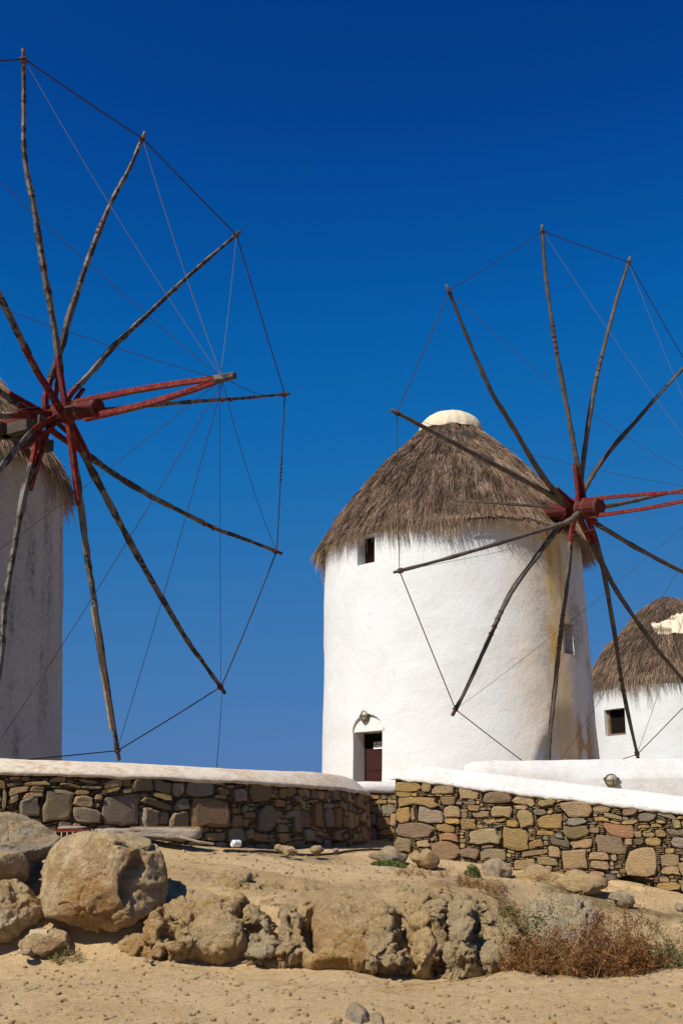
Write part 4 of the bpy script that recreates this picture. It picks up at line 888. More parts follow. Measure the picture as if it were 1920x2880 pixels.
# height of the sign: sight line through the photograph's sign onto the door plane
d = ray(1064, 2096); t_ = ((p + nrm * .045) @ nrm) / (d @ nrm); sc = d * t_
sgn = MB(); sgn.box(sc, (.155, .006, .085), (tan, nrm, up)); sg = sgn.build('sign', M_SIGN, m2)
mb = MB(); mb.box(sc + up * .042 + nrm * .0075, (.149, .002, .035), (tan, nrm, up)); mb.build('black_band', M_BLACK, sg)
text('NO ENTRY', .060, sc + up * .041 + nrm * .0115, tan, up, nrm, M_SIGN, sg); text('PRIVATE', .072, sc - up * .041 + nrm * .0085, tan, up, nrm, M_BLACK, sg)
# upper window
pw, tw, nw = frame_at(MILL2, RM * 2.92 - .30, WIND, 0); win = empty('window', m2); zc = (wz0 + wz1) / 2; hh = (wz1 - wz0) / 2
mb = MB(); mb.box(pw + up * zc - nw * .03, (whw * .99, .01, hh * .99), (tw, nw, up)); mb.build('window_dark', M_DARK, win)
mb = MB()
for k in (-1, 1): mb.box(pw + up * zc + tw * k * whw * .93, (.022, .03, hh), (tw, nw, up))
mb.box(pw + up * (zc + hh - .02), (whw * .9, .028, .022), (tw, nw, up)); mb.build('frame', M_DOOR, win)
for k in range(3): mb = MB(); mb.box(pw + up * (zc - hh * .12) + tw * whw * (-.56 + .56 * k), (whw * .27, .012 + .003 * k, hh * .86), (tw, nw, up)); mb.build('shutter_board', M_DOOR, win)
# slit window on the shaded flank
pw, tw, nw = frame_at(MILL2, RM * 2.93 - .26, SLITD, (sz0 + sz1) / 2); mb = MB(); mb.box(pw, (shw * .98, .01, (sz1 - sz0) / 2 * .98), (tw, nw, up)); mb.build('blocked_window', M_COPE2, m2)
sp2 = {0: dict(p=r3([(355, 818), (500, 895), (660, 980), (850, 1080), (1010, 1170), (1090, 1222)])),
       1: dict(p=r3([(583, 296), (655, 478), (735, 665), (780, 760), (850, 872), (985, 1095), (1080, 1200)])),
       2: dict(p=r3([(981, 48), (990, 200), (1015, 400), (1045, 600), (1080, 780), (1120, 1005), (1155, 1180)])),
       3: dict(p=r3([(1347, 183), (1300, 330), (1240, 550), (1200, 720), (1170, 900), (1152, 1040), (1125, 1190)])),
       4: dict(p=r3([(1568, 645), (1480, 740), (1380, 855), (1270, 980), (1190, 1090), (1145, 1170)]), full=False),
       5: dict(p=r3([(1568, 1150), (1430, 1180), (1290, 1212)]), full=False),
       6: dict(p=r4([(1568, 162), (1400, 75), (1280, 5)]), full=False),
       7: dict(p=r4([(1568, 612), (1450, 470), (1310, 270), (1235, 135)]), full=False),
       8: dict(p=r4([(1382, 945), (1320, 660), (1280, 400), (1235, 150)]) + r3([(1190, 1310)]), full=False),
       9: dict(p=r4([(1008, 960), (1015, 830), (1037, 620), (1060, 400), (1090, 150)]) + r3([(1103, 1310)]), full=False),
       10: dict(p=r4([(608, 757), (680, 620), (760, 440), (850, 250), (960, 95)]) + r3([(1045, 1312)])),
       11: dict(p=r3([(366, 1494), (600, 1432), (800, 1372), (1000, 1312), (1090, 1282)]))}
SG2 = {('r', 11): .0, 'light': (2, 3, 4, 11), ('s', 1): .06, ('s', 0): .03, ('s', 11): .02, 'knots': []}
t2, tip2 = wheel(m2, (RM * 4.83, RM * 22.52, RM * 6.46), (.620, -.771, -.12), RM * 5.62, R_(8.1), 1, sp2, [-.1, .0, .12, .05, -.15, .2],
      [.4, 1.0, 1.5, 1.1, .75, .6, 1.1, 1.2, 1.5, 1.3, 1.0, .35], .195, 2.9, .74, 4.2, M_POLE2, .055, SG2,
      {2: [.32, .34, .36, .38, .40, .42], 3: [.38, .41, .44, .47], 10: [.36, .39, .42, .45], 9: [.48, .52, .56, .6], 8: [.3, .34, .38]})
# thin batten lying along the eave
mb = MB(); q0 = P(1278, 1408, 22.0 * RM); q1 = P(1420, 1416, 22.2 * RM); q2 = P(1560, 1428, 22.6 * RM); mb.tube([q0, q1, q2], [.024, .036, .042], 5, .2); mb.build('eave_batten', M_POLE2, m2)
adopt(m2)
# ---- far mill
m3 = rootat('windmill', (*MILL3, -1)); tag(m3, 'farthest windmill at the right edge, torn canvas over its brown thatch', 'windmill')
zz3 = -1.35
wl, wz0 = ang_for(MILL3, 2.9, 1700, 2072); wr, wz1 = ang_for(MILL3, 2.9, 1757, 1990); W3 = (wl + wr) / 2; hw3 = R_(wr - wl) * 2.9 / 2 * .92
tower(m3, MILL3, 2.98, 2.88, -1.6, 4.98, 91, [cutter(MILL3, 2.9, W3, (wz0 + wz1) / 2, hw3, (wz1 - wz0) / 2, .3)], stain=lambda T, K, W: dict(cream=.05 + 0 * T, grime=.08 + 0 * T))
pw, tw, nw = frame_at(MILL3, 2.9 - .2, W3, 0); win = empty('window', m3); zc = (wz0 + wz1) / 2; hh = (wz1 - wz0) / 2
mb = MB(); mb.box(pw + up * zc - nw * .06, (hw3, .01, hh), (tw, nw, up)); mb.build('window_dark', M_DARK, win)
mb = MB()
for k in (-1, 1): mb.box(pw + up * zc + tw * k * hw3 * .9, (.05, .04, hh), (tw, nw, up))
mb.box(pw + up * (zc - hh + .04), (hw3, .042, .04), (tw, nw, up)); mb.build('frame', M_FRAMEW, win)
PROF3 = [(r * 1.0, z + zz3 + .05) for r, z in PROF[:-1]] + [(.25, 9.45 + zz3)]
thatch(m3, MILL3, PROF3, 77, 40000, fringe=1.2)
kb = P(1876, 1722, MILL3[1] - .2); mb = MB(); mb.tube([kb - up * .25, kb - up * .02, kb + up * .12, kb + up * .16], [.22, .24, .20, .05], 9, .1); mb.build('red_finial', M_RED, m3)
cn = [P(1826, 1762, 38.3), P(1836, 1742, 38.6), P(1870, 1722, 39.2), P(1905, 1716, 39.3), P(1960, 1722, 38.9), P(2000, 1745, 38.4), P(1985, 1772, 37.8), P(1940, 1776, 37.6), P(1895, 1782, 37.6), P(1850, 1782, 37.9)]
cn = np.array(cn); cc = cn.mean(0) + (0, -.25, .12); rings = []; NA = 60
ii = np.linspace(0, len(cn), NA, endpoint=False); loop = np.array([cn[int(i) % len(cn)] * (1 - i % 1) + cn[(int(i) + 1) % len(cn)] * (i % 1) for i in ii])
V = [cc]; m_ = 10
for k in range(1, m_ + 1):
    q = cc + (loop - cc) * k / m_; b_ = fbm(q * 3.2, 3, 5) * .16; q = q + np.stack([b_ * .3, -np.abs(b_) * 1.2 - .05 * (k < m_), b_], -1); V += list(q)
F = [(0, 1 + i, 1 + (i + 1) % NA) for i in range(NA)] + [(1 + (k - 1) * NA + i, 1 + k * NA + i, 1 + k * NA + (i + 1) % NA, 1 + (k - 1) * NA + (i + 1) % NA) for k in range(1, m_) for i in range(NA)]
mesh('torn_canvas', V, F, M_CANVAS, m3, True)
adopt(m3)

# ------------------------------------------------------------------ round bulkhead lamps
def bulkhead(loc, nrm, r, label):
    root = rootat('bulkhead_lamp', loc); tag(root, label, 'lamp'); nrm = np.array(nrm) / np.linalg.norm(nrm); t = np.cross(nrm, (0, 0, 1)); t /= np.linalg.norm(t); u_p = np.cross(t, nrm); L = np.array(loc)
    mb = MB(); mb.tube([L - nrm * .02, L + nrm * .035, L + nrm * .05], [r, r, r * .9], 24); mb.build('base_ring', M_BRASS, root, False)
    V = []; F = []; n = 20; m = 6
    for j in range(m):
        a_ = j / (m - 1) * math.pi / 2
        for i in range(n): b_ = 2 * math.pi * i / n; V.append(L + nrm * (.045 + r * .55 * math.sin(a_)) + (t * math.cos(b_) + u_p * math.sin(b_)) * r * .85 * math.cos(a_))
    F = [(j * n + i, j * n + (i + 1) % n, (j + 1) * n + (i + 1) % n, (j + 1) * n + i) for j in range(m - 1) for i in range(n)]
    mesh('glass', V, F, M_GLASS, root, True)
    mb = MB()
    for dirs in (t, u_p): mb.tube([L + nrm * (.05 + r * .62 * math.sin(a_)) + dirs * r * .95 * math.cos(a_) for a_ in np.linspace(0, math.pi, 13)], r * .055, 5)
    mb.build('guard', M_BRASS, root)
    for s_ in (-1, 1): mb = MB(); mb.box(L + t * s_ * r * 1.05 + nrm * .02 + u_p * r * .3, (r * .14, .02, r * .12), (t, nrm, u_p)); mb.build('lug', M_BRASS, root)
    adopt(root)
pl, tn_, nn_ = frame_at(MILL2, RM * 2.95, *ang_for(MILL2, RM * 2.95, 1026, 2014))
bulkhead(pl, nn_, .14, 'round caged lamp in the arch over the dark red door')
bulkhead(P(1717, 2195, PY - .05), (0, -1, 0), .095, 'round caged lamp low on the white parapet above the sloping coping')

# ------------------------------------------------------------------ rocks
_ico = {}
def ico(n):
    if n not in _ico:
        bm = bmesh.new(); bmesh.ops.create_icosphere(bm, subdivisions=n, radius=1); V = np.array([v.co[:] for v in bm.verts]); F = np.array([[v.index for v in f.verts] for f in bm.faces]); bm.free(); _ico[n] = (V / np.linalg.norm(V, axis=1, keepdims=True), F)
    return _ico[n]
def rock(outl, Y, depth, mat, label, seed, sub=6, rough=.05, cuts=(), strata=0, rust=None, group=None, name='boulder', cat='boulder', crag=0., power=.72, carve=None):
    outl = np.array(outl, float); W = np.array([P(u, v, Y) for u, v in outl]); c = np.array([(W[:, 0].min() + W[:, 0].max()) / 2, Y, (W[:, 2].min() + W[:, 2].max()) / 2])
    ang = np.arctan2(W[:, 2] - c[2], W[:, 0] - c[0]); rad = np.hypot(W[:, 2] - c[2], W[:, 0] - c[0]); o_ = np.argsort(ang); ang, rad = ang[o_], rad[o_]
    ang = np.r_[ang - 2 * np.pi, ang, ang + 2 * np.pi]; rad = np.r_[rad, rad, rad]
    D, F = ico(sub); ph = np.arctan2(D[:, 2], D[:, 0]); rr_ = np.interp(ph, ang, rad)
    pl_ = np.hypot(D[:, 0], D[:, 2]); k = pl_ ** power / np.maximum(pl_, 1e-6)
    V = np.stack([D[:, 0] * k * rr_, np.sign(D[:, 1]) * np.abs(D[:, 1]) ** .85 * depth, D[:, 2] * k * rr_], -1); size = rad.mean()
    for (n_, d_, sft) in cuts:
        n_ = np.array(n_, float); n_ /= np.linalg.norm(n_); e = V @ n_ - d_ * size; V = V - n_ * np.where(e > 0, e * sft, 0)[:, None]
    rf_ = np.random.default_rng(seed)
    for _ in range(16):
        n_ = rf_.normal(size=3); n_ /= np.linalg.norm(n_); sup = (V @ n_).max(); d_ = sup * rf_.uniform(.80, .97); e = V @ n_ - d_; V = V - n_ * np.where(e > 0, e * .92, 0)[:, None]
    nr = D * 1.0; q = V / size + seed * 3.7
    disp = rough * (1.2 * fbm(q * 1.1, 4, seed) + .35 * ridged(q * 2.2, 4, seed + 1) - .2)
    wq_ = q + .12 * np.stack([fbm(q * 2.5, 3, seed + 4), fbm(q * 2.5, 3, seed + 5), fbm(q * 2.5, 3, seed + 6)], -1)
    fa, ca = facets(wq_ * 1.9, seed + 3); fb, cb = facets(wq_ * 5.2, seed + 13); k_ = crag + rough * .35
    disp = disp + k_ * (fa * 1.3 + (ca - 1) * .35) + k_ * (fb * .5 + (cb - 1) * .16)
    if strata: disp = disp + strata * ridged(q * [1.2, 1.2, 5], 3, seed + 8)
    disp = disp + (ridged(q * 9, 4, seed + 40) - .3) * .012
    if carve: disp = disp - carve(V / size)
    V = V * 1.05 + nr * (disp * size)[:, None] + nr * (fbm(q * 16, 3, seed + 30) * .010 * size)[:, None]
    o = mesh(name, V, F, mat, None, True); o.location = c; tag(o, label, cat, group)
    attr(o, 'rust', rust(V / size) if rust else np.zeros(len(V))); return o
k1 = .4082
def z1(L): return [(x * k1, 2120 + y * k1) for x, y in L]
def z2(L): return [(640 + x * k1, 2120 + y * k1) for x, y in L]
def z3(L): return [(1280 + x * k1, 2120 + y * k1) for x, y in L]
big = rock(z1([(235, 900), (255, 790), (330, 680), (470, 590), (620, 572), (850, 568), (1000, 575), (1075, 640), (1110, 770), (1135, 900), (1110, 1010), (1000, 1090), (860, 1165), (760, 1210), (640, 1215), (480, 1190), (350, 1110), (270, 1010)]),
     9.35, .62, M_ROCK, 'largest granite boulder, rust stain on its face and dark cleft at its right', 3, sub=6, rough=.05, crag=.035,
     cuts=[((.75, -.62, .15), .60, .85), ((-.25, -.72, .62), .62, .85), ((.0, -.95, -.3), .56, .7), ((-.8, -.5, .1), .72, .7), ((.3, -.3, .9), .80, .7)],
     carve=lambda q: (lambda e: .30 * sstep(-.02, .07, e) * sstep(.34, .10, e))(q[:, 0] - np.interp(q[:, 2], [-.5, -.17, .1, .42, .75], [.62, .44, .44, .62, .74])) * sstep(-.45, -.1, q[:, 2]) * (q[:, 1] < 0),
     rust=lambda q: np.clip(1.7 * np.exp(-(((q[:, 0] - .02) / .50) ** 2 + ((q[:, 2] + .30) / .38) ** 2)), 0, 1) * (q[:, 1] < .1))
rock(z1([(-250, 640), (-150, 480), (0, 425), (110, 425), (180, 470), (260, 500), (360, 560), (450, 600), (330, 680), (230, 740), (160, 900), (-100, 900)]), 10.1, .5, M_ROCK_G,
     'grey brown boulder behind the largest one, against the foot of the curved wall', 5, rough=.07, cuts=[((.5, -.8, .3), .7, .6)])
rock(z1([(-220, 860), (-150, 700), (0, 670), (110, 680), (165, 760), (150, 880), (60, 930), (-20, 970), (-150, 990)]), 9.55, .35, M_ROCK, 'rounded boulder cut by the left edge, above the pitted one', 8, rough=.05, cuts=[((.6, -.75, -.2), .7, .6)])
rock(z1([(-260, 1150), (-180, 950), (0, 930), (150, 880), (230, 960), (300, 1050), (290, 1160), (200, 1250), (60, 1285), (-150, 1290)]), 9.42, .5, M_ROCK, 'pitted dark tan boulder at the lower left edge standing on the sand', 13, rough=.09, crag=.05, cuts=[((.5, -.8, 0), .75, .6)])
rock(z1([(125, 1310), (190, 1265), (330, 1240), (470, 1240), (515, 1280), (500, 1350), (430, 1372), (300, 1370), (180, 1345)]), 9.27, .22, M_ROCK, 'low flat rock lying on the sand in front of the largest boulder', 17, sub=5, rough=.10, strata=.05)
rock(z3([(430, 1260), (470, 1090), (560, 1020), (740, 980), (880, 1020), (990, 1110), (1030, 1180), (1020, 1280), (1090, 1390), (900, 1440), (600, 1420)]), 9.95, .50, M_ROCK_G, 'pale grey angular slab of rock behind the dry bush', 57, sub=6, rough=.06, crag=.07, cuts=[((-.1, -.8, .6), .55, .8), ((.75, -.6, .1), .7, .7), ((-.6, -.7, .2), .7, .6)])
rock(z3([(1000, 1200), (1060, 1150), (1140, 1240), (1150, 1400), (1060, 1440), (1020, 1330)]), 9.7, .25, M_ROCK, 'steep broken rock at the right end of the bank behind the dry bush', 59, sub=5, rough=.12, crag=.10)
rock(z3([(380, 850), (480, 820), (640, 815), (720, 850), (640, 895), (500, 905), (400, 880)]), 13.2, .35, M_ROCK_O, 'low rounded rock bulging out under the sloping stone wall, left one of two', 61, sub=5, rough=.06)
rock(z3([(650, 900), (760, 850), (900, 835), (1000, 850), (1060, 890), (980, 935), (820, 950), (700, 935)]), 13.0, .35, M_ROCK_O, 'low rounded rock bulging out under the sloping stone wall, right one of two', 63, sub=5, rough=.06)
rock(z3([(1045, 985), (1110, 955), (1190, 965), (1235, 1010), (1220, 1030), (1100, 1010)]), 12.2, .12, M_ROCK_G, 'flat grey slate stone on the sloping ground under the right wall', 65, sub=4, rough=.1, name='flat_stone', cat='stone')
rock(z3([(170, 780), (220, 745), (330, 750), (395, 800), (370, 850), (240, 850)]), 13.0, .25, M_ROCK_G, 'brown rock at the foot of the sunlit wall beside the green tuft', 67, sub=5, rough=.1)
rock(z2([(960, 700), (1050, 682), (1180, 684), (1240, 700), (1220, 735), (1050, 732)]), 13.2, .3, M_ROCK_G, 'flat paving slab at the corner of the sunlit wall', 69, sub=4, rough=.04, name='flat_stone', cat='stone')
rock(z2([(1240, 705), (1330, 690), (1440, 690), (1455, 745), (1300, 750)]), 12.9, .25, M_ROCK_O, 'tan paving slab under the sunlit wall next to the green mat', 71, sub=4, rough=.04, name='flat_stone', cat='stone')
for L, lab, sd_, Y, mt in (([(815, 1800), (850, 1735), (910, 1735), (960, 1790), (985, 1850), (960, 1900), (850, 1900)], 'grey brown stone at the bottom edge of the sand, the larger of two', 73, 7.35, M_ROCK_G),
    ([(990, 1850), (1010, 1790), (1050, 1800), (1060, 1870), (1000, 1890)], 'small upright tan stone at the bottom edge beside the larger grey one', 75, 7.3, M_ROCK),
    ([(1195, 1830), (1230, 1780), (1265, 1800), (1270, 1840)], 'small grey stone on the sand near the bottom edge, right of the pair', 77, 7.7, M_ROCK_G),
    ([(570, 655), (620, 638), (665, 668), (640, 682), (580, 680)], 'tan stone by the hose at the foot of the shaded curved wall', 79, 13.3, M_ROCK_O),
    ([(375, 665), (430, 640), (480, 680), (430, 700)], 'half buried brown stone at the foot of the shaded wall, near the white pipe end', 81, 12.8, M_ROCK),
    ([(320, 645), (370, 633), (410, 655), (350, 668)], 'low ochre stone behind the half buried brown one', 83, 13.1, M_ROCK_O),
    ([(725, 665), (745, 650), (765, 665), (750, 685)], 'small brown stone standing beside the black hose', 85, 13.4, M_ROCK_G)):
    rock(z2(L), Y, .18 if Y < 9 else .14, mt, lab, sd_, sub=4, rough=.12, name='stone', cat='stone')
for L, lab, sd_, Y, mt in (([(140, 1370), (180, 1340), (225, 1370), (180, 1385)], 'small dark stone on the sand at far left', 87, 9.0, M_ROCK_G),
    ([(1030, 1435), (1045, 1418), (1060, 1440)], 'tiny black stone on the sand below the boulder shadow', 88, 8.9, M_ROCK_G)):
    rock(z1(L), Y, .05, mt, lab, sd_, sub=3, rough=.12, name='stone', cat='stone')
for L, lab, sd_, Y in (([(690, 1625), (730, 1615), (765, 1635), (740, 1650)], 'small slate stone on the sand below the dry bush', 91, 8.7), ([(440, 1800), (500, 1795), (520, 1825), (460, 1830)], 'flat tan stone on the sand near the lower right', 92, 8.0),
    ([(-20, 1850), (50, 1815), (110, 1860), (100, 1900), (0, 1900)], 'grey stone half cut by the bottom edge, right of centre', 93, 7.4), ([(1440, 1335), (1465, 1320), (1490, 1340)], 'small round stone on the slope right of the dry bush', 94, 10.3), ([(1510, 1060), (1568, 1040), (1600, 1080), (1550, 1085)], 'dark stone on the slope at the right edge', 95, 11.9)):
    rock(z3(L), Y, .07, M_ROCK_G, lab, sd_, sub=4, rough=.1, name='stone', cat='stone')

# ------------------------------------------------------------------ clutter by the walls
lg = rootat('concrete_ledge', P(400, 2345, 12.0)); tag(lg, 'broken concrete ledge at the foot of the curved wall behind the boulders', 'ledge')
a_, b_ = P(262, 2340, 11.95), P(570, 2352, 12.1)
V, F = ico(5); c_ = (a_ + b_) / 2; h_ = (b_[0] - a_[0]) / 2
Vs = np.sign(V) * np.abs(V) ** .35 * [h_, .22, .055] + c_; Vs += V * (fbm(Vs * 6, 4, 3) * .035)[:, None]; mesh('ledge_slab', Vs, F, M_CONC, lg, True)
mb = MB(); mb.box(P(470, 2330, 12.25), (.36, .12, .018)); mb.build('brick_course', M_ROCK_O, lg); adopt(lg)
for o in COL.objects:
    if o.name.startswith('brick_course'): attr(o, 'rust', np.ones(len(o.data.vertices)))
cr = rootat('crate', P(215, 2345, 11.6)); tag(cr, 'broken red crate wedged between boulder and curved wall, sand on its lid', 'crate')
q = P(210, 2340, 11.6)
mb = MB(); mb.box(q + [0, 0, .015], (.17, .13, .010)); mb.build('lid', M_RED, cr)
for k in range(6): mb = MB(); mb.box(q + [-.13 + .054 * k, -.10, -.045], (.02, .008, .045)); mb.build('slat', M_DOOR, cr)
mb = MB(); mb.box(q + [.17, 0, -.045], (.012, .13, .045)); mb.build('side', M_RED, cr)
mb = MB(); V, F = ico(3); mb.add(np.sign(V) * np.abs(V) ** .6 * [.14, .11, .018] + q + [-.02, 0, .038], F.tolist()); o = mb.build('sand_heap', M_CONC, cr, True); adopt(cr)
mb = MB(); hp = [(700, 2405, 13.0), (740, 2400, 13.4), (800, 2398, 13.6), (860, 2394, 13.8), (930, 2390, 14.2), (980, 2378, 14.8), (1030, 2372, 15.4), (1072, 2373, 15.8)]
hp = [(630, 2380, 12.3), (665, 2392, 12.5)] + hp
pts = [];
for u, v, Y in hp: x = P(u, v, Y)[0]; pts.append((x, Y, gz(x, Y) + .02))
mb.tube(smooth(pts, 5), .014, 7); tag(mb.build('hose', M_HOSE, None, True), 'black hose snaking along the foot of the shaded curved wall', 'hose')
q = P(664, 2372, 12.2); mb = MB(); mb.tube([q + [-.03, -.05, 0], q + [-.028, -.05, 0], q + [.03, .03, 0], q + [.031, .03, 0]], [.03, .034, .034, .02], 14, up=(0, 0, 1)); pc_ = mb.build('pipe_end', M_PLASTIC, None, False); tag(pc_, 'white plastic pipe end lying in front of the shaded wall', 'pipe')
mb = MB(); mb.tube([P(510, 2355, 11.6), P(560, 2368, 11.7), P(600, 2374, 11.9)], .011, 6); tag(mb.build('pole', M_PIPE), 'pale bamboo cane lying on the ledge at the foot of the curved wall', 'cane')
mb = MB(); mb.tube(smooth([P(265, 2356, 11.5), P(275, 2345, 11.6), P(295, 2338, 11.8), P(330, 2335, 11.9)], 4), .010, 6); tag(mb.build('pipe', M_PIPE), 'cream bent pipe coming out beside the red crate', 'pipe')
mb = MB(); q = P(110, 2624, 9.15); mb.box(q, (.065, .04, .022), ((.99, .1, 0), (-.1, .99, 0), (0, 0, 1))); o = mb.build('broken_tile', M_PIPE); tag(o, 'pale broken tile on the flat rock at lower left', 'tile')

# ------------------------------------------------------------------ plants
def plant(name, label, cat, spec, stem_mat, leaf_mat, seed, leaf=.012, leafn=16, curl=.3, group=None):
    """spec: list of (base xyz, direction, length)"""
    rnd = random.Random(seed); b0 = spec[0][0]; root = rootat(name, tuple(b0)); tag(root, label, cat, group); SV, SF, ST = [], [], []; LV, LF, LT = [], [], []
    def rib(pts, w, tone):
        b = len(SV); d = Vector(pts[-1]) - Vector(pts[0]); s = d.cross(Vector((rnd.uniform(-1, 1), rnd.uniform(-1, 1), rnd.uniform(-1, 1)))).normalized(); s2 = d.cross(s).normalized()
        for i, p_ in enumerate(pts):
            ww = w * (1 - .7 * i / len(pts))
            for a_ in range(3): q_ = Vector(p_) + (s * math.cos(a_ * 2.094) + s2 * math.sin(a_ * 2.094)) * ww; SV.append(q_[:]); ST.append(tone)
        for i in range(len(pts) - 1):
            for a_ in range(3): SF.append((b + i * 3 + a_, b + i * 3 + (a_ + 1) % 3, b + (i + 1) * 3 + (a_ + 1) % 3, b + (i + 1) * 3 + a_))
    def leaves(p_, n, spread):
        for _ in range(n):
            q_ = Vector(p_) + Vector((rnd.gauss(0, spread), rnd.gauss(0, spread), rnd.gauss(0, spread))); a_ = Vector((rnd.gauss(0, 1), rnd.gauss(0, 1), rnd.gauss(0, 1))).normalized(); c_ = a_.cross(Vector((rnd.random(), rnd.random(), 1))).normalized(); L = leaf * rnd.uniform(.5, 1.5)
            b = len(LV); LV.extend([q_[:], (q_ + a_ * L * .5 + c_ * L * .3)[:], (q_ + a_ * L)[:], (q_ + a_ * L * .5 - c_ * L * .3)[:]]); LF.append((b, b + 1, b + 2, b + 3)); t_ = rnd.random(); LT.extend([t_] * 4)
    def grow(p_, d, L, w, lev):
        pts = [Vector(p_)]; d = Vector(d).normalized(); n = 6; k = Vector((rnd.gauss(0, 1), rnd.gauss(0, 1), rnd.gauss(0, .5))) * curl
        for i in range(n):
            d = (d + k * .18 + Vector((rnd.gauss(0, .08), rnd.gauss(0, .08), rnd.gauss(0, .08)))).normalized(); pts.append(pts[-1] + d * L / n)
        rib([q_[:] for q_ in pts], w, rnd.random())
        for i in range(1, n + 1):
            if lev < 2 and rnd.random() < .75: grow(pts[i], d + Vector((rnd.gauss(0, .8), rnd.gauss(0, .8), rnd.gauss(0, .6))), L * rnd.uniform(.25, .5), w * .6, lev + 1)
            if lev >= 1 or i > 3: leaves(pts[i], rnd.randint(0, max(1, leafn // 4)), leaf * 1.1)
    for b_, d_, L_ in spec: grow(b_, d_, L_, .0028, 0)
    o = mesh('stems', SV, SF, stem_mat, root); attr(o, 'tone', ST); tag(o, kind='stuff')
    if LV: o = mesh('leaves', LV, LF, leaf_mat, root); attr(o, 'tone', LT); tag(o, kind='stuff')
    adopt(root); return root
rnd = random.Random(5)
def bases(u0, u1, Y0, Y1, n, L0, L1, lean=.5, hump=None):
    out = []
    for _ in range(n):
        u = rnd.uniform(u0, u1); Y = rnd.uniform(Y0, Y1); x = (u - 960) / 3370 * Y; k = hump((u - u0) / (u1 - u0)) if hump else 1
        out.append((np.array((x, Y, gz(x, Y) - .01)), (rnd.gauss(0, lean), rnd.gauss(-.1, lean * .8), 1), rnd.uniform(L0, L1) * k))
    return out
plant('dry_bush', 'sprawling rust brown dry bush at the foot of the bank, lower right', 'bush', bases(1440, 1815, 8.7, 9.4, 190, .13, .38, .75, lambda t: .55 + .6 * math.sin(math.pi * min(1, t * 1.05))), M_STEM, M_DRY, 5, leaf=.013, leafn=13, curl=.5)
plant('weed', 'low straw coloured fringe of weed on the sand left of the dry bush', 'plant', bases(1400, 1500, 8.75, 9.1, 36, .08, .2, .9), M_GRASS, M_DRY, 15, leaf=.010, leafn=7, curl=.5)
plant('weed', 'green and brown leafy creeper climbing the rock at the left of the dry bush', 'plant', bases(1445, 1490, 9.3, 9.5, 8, .25, .45, .25), M_STEM, M_GREEN, 6, leaf=.016, leafn=12)
plant('weed', 'tall feathery dry stalk rising against the sand right of the slab', 'plant', [(np.array(P(1840, 2660, 9.6)), (-.05, 0, 1), .36), (np.array(P(1846, 2665, 9.6)), (-.1, 0, 1), .24)], M_STEM, M_DRY, 7, leaf=.014, leafn=8, curl=.15)
plant('weed', 'feathery brown stalks arching above the right end of the dry bush', 'plant', [(np.array(P(1780 + 6 * i, 2690, 9.45)), (-.25 + .05 * i, 0, 1), .40 - .02 * i) for i in range(5)], M_STEM, M_DRY, 8, leaf=.014, leafn=9, curl=.25)
plant('weed', 'greenish leafy weed at the far right beside the dry bush', 'plant', bases(1850, 1905, 9.0, 9.4, 14, .14, .34, .5), M_STEM, M_GREEN, 9, leaf=.013, leafn=10)
plant('weed', 'small green and straw coloured weed under the largest boulder', 'plant', bases(150, 240, 9.0, 9.15, 20, .05, .11, .8), M_GRASS, M_GREEN, 10, leaf=.008, leafn=5)
for (u0, u1, Y0, Y1, n, lab, sd_) in ((1290, 1420, 10.1, 10.9, 70, 'brown dry grass patch on the bank above the dark craggy rock', 11), (1390, 1470, 9.8, 10.2, 40, 'brown dry grass patch hanging over the rock left of the pale slab', 12),
      (1660, 1730, 10.3, 10.7, 30, 'brown dry grass along the crest behind the pale slab', 13), (1500, 1640, 12.5, 13.0, 24, 'sparse dry grass in front of the low rounded rocks', 14), (1100, 1260, 11.2, 11.8, 24, 'sparse dry grass on the sand in the middle of the bank', 16)):
    plant('dry_grass', lab, 'grass', bases(u0, u1, Y0, Y1, n, .05, .11, .8), M_GRASS, M_DRY, sd_, leaf=.008, leafn=3)
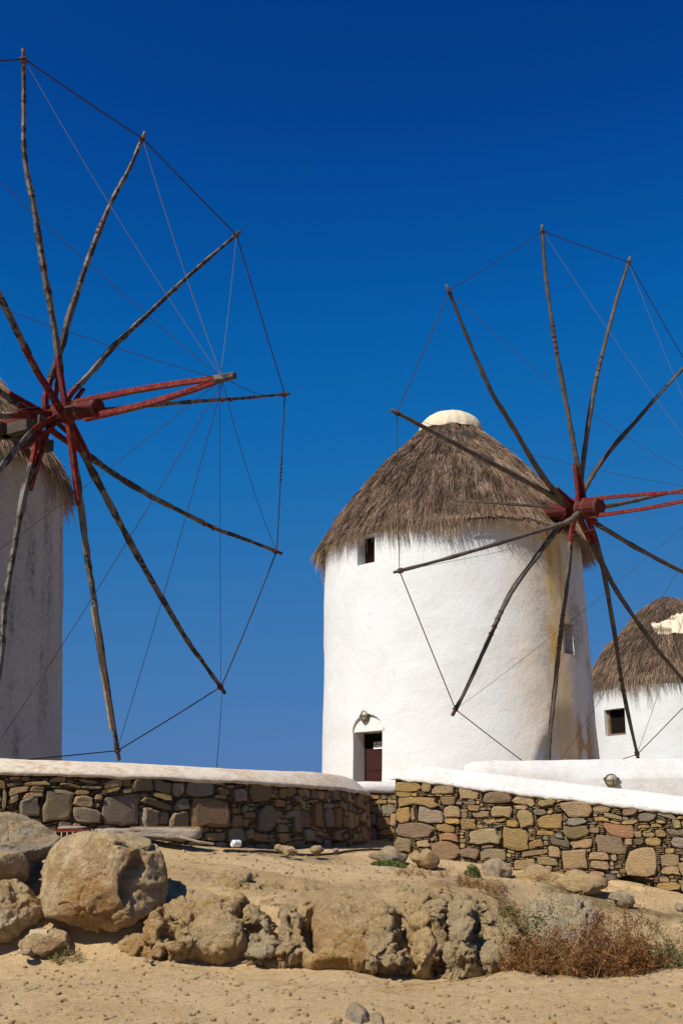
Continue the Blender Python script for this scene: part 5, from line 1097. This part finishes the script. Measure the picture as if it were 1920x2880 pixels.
# green mat and tuft
def tuft(u0, u1, Y0, Y1, n, h, lab, seed):
    X0 = (u0 - 960) / 3340 * Y0; X1 = (u1 - 960) / 3340 * Y0; x = RNG.uniform(X0, X1, n); y = RNG.uniform(Y0, Y1, n); z = ground(x, y)[0]
    prof_ = np.sqrt(np.clip(1 - ((x - (X0 + X1) / 2) / ((X1 - X0) / 2)) ** 2, 0, 1)); Pp = np.stack([x, y, z + RNG.random(n) * h * prof_], -1); D = RNG.normal(0, 1, (n, 3)); D[:, 2] = np.abs(D[:, 2]) + .3
    o = strands('green_tuft', Pp, D, RNG.uniform(.015, .035, n), RNG.uniform(.004, .007, n), .2, RNG.random(n), None, M_GREEN, None, segs=1); tag(o, lab, 'plant')
tuft(1046, 1142, 12.55, 12.9, 1500, .04, 'flat mat of bright green weed on the sand by the paving slabs', 1)
tuft(1310, 1350, 12.2, 12.4, 900, .12, 'small bright green tuft at the foot of the sunlit wall', 2)

# ------------------------------------------------------------------ gravel and twigs on the sand
def scatter(name, n, Xr, Yr, r0, r1, mat, kind_label, seed, keep=None):
    rg = np.random.default_rng(seed); y = Yr[0] + (Yr[1] - Yr[0]) * rg.random(n) ** 1.2; x = rg.uniform(-1, 1, n) * y * .31 + .02; z, rk = ground(x, y)
    r = r0 + (r1 - r0) * rg.random(n) ** 7; D, F = ico(1); V = D[None] * (r[:, None, None] * rg.uniform(.6, 1.4, (n, 1, 3)) * [1, 1, .7]) * (1 + rg.uniform(-.2, .2, (n, len(D), 1)))
    V = V + np.stack([x, y, z + r * .25], -1)[:, None]; F = (F[None] + (np.arange(n) * len(D))[:, None, None]).reshape(-1, 3)
    o = mesh(name, V.reshape(-1, 3), F, mat); tag(o, kind_label, 'gravel', kind='stuff'); attr(o, 'rust', np.zeros(len(o.data.vertices))); return o
scatter('gravel', 9000, None, (6.6, 13.5), .003, .022, M_ROCK, 'loose grit and small pebbles strewn over the sand', 1)
scatter('pale_gravel', 2200, None, (6.6, 12), .003, .012, M_CONC, 'paler grit scattered over the sand', 2)
tw = MB(); rg = random.Random(3)
for _ in range(330):
    if rg.random() < .6:
        u, Y = rg.choice([(780, 8.35), (1180, 8.5), (1100, 8.2), (560, 11), (1280, 8.6), (1900, 8.9)]); u += rg.gauss(0, 45); Y += rg.gauss(0, .12)
    else: u, Y = rg.uniform(0, 1920), rg.uniform(7, 10.0 if rg.random() < .8 else 12)
    x = (u - 960) / 3400 * Y; a_ = rg.gauss(0, .5); L = rg.uniform(.03, .12); p0 = (x, Y, gz(x, Y) + .006); x2, y2 = x + math.cos(a_) * L, Y + math.sin(a_) * L; tw.tube([p0, (x2, y2, gz(x2, y2) + .012)], rg.uniform(.001, .0022), 3)
o = tw.build('twigs', M_GRASS); attr(o, 'tone', RNG.random(len(o.data.vertices))); tag(o, 'dry twigs and straw littering the sand', 'twigs', kind='stuff')
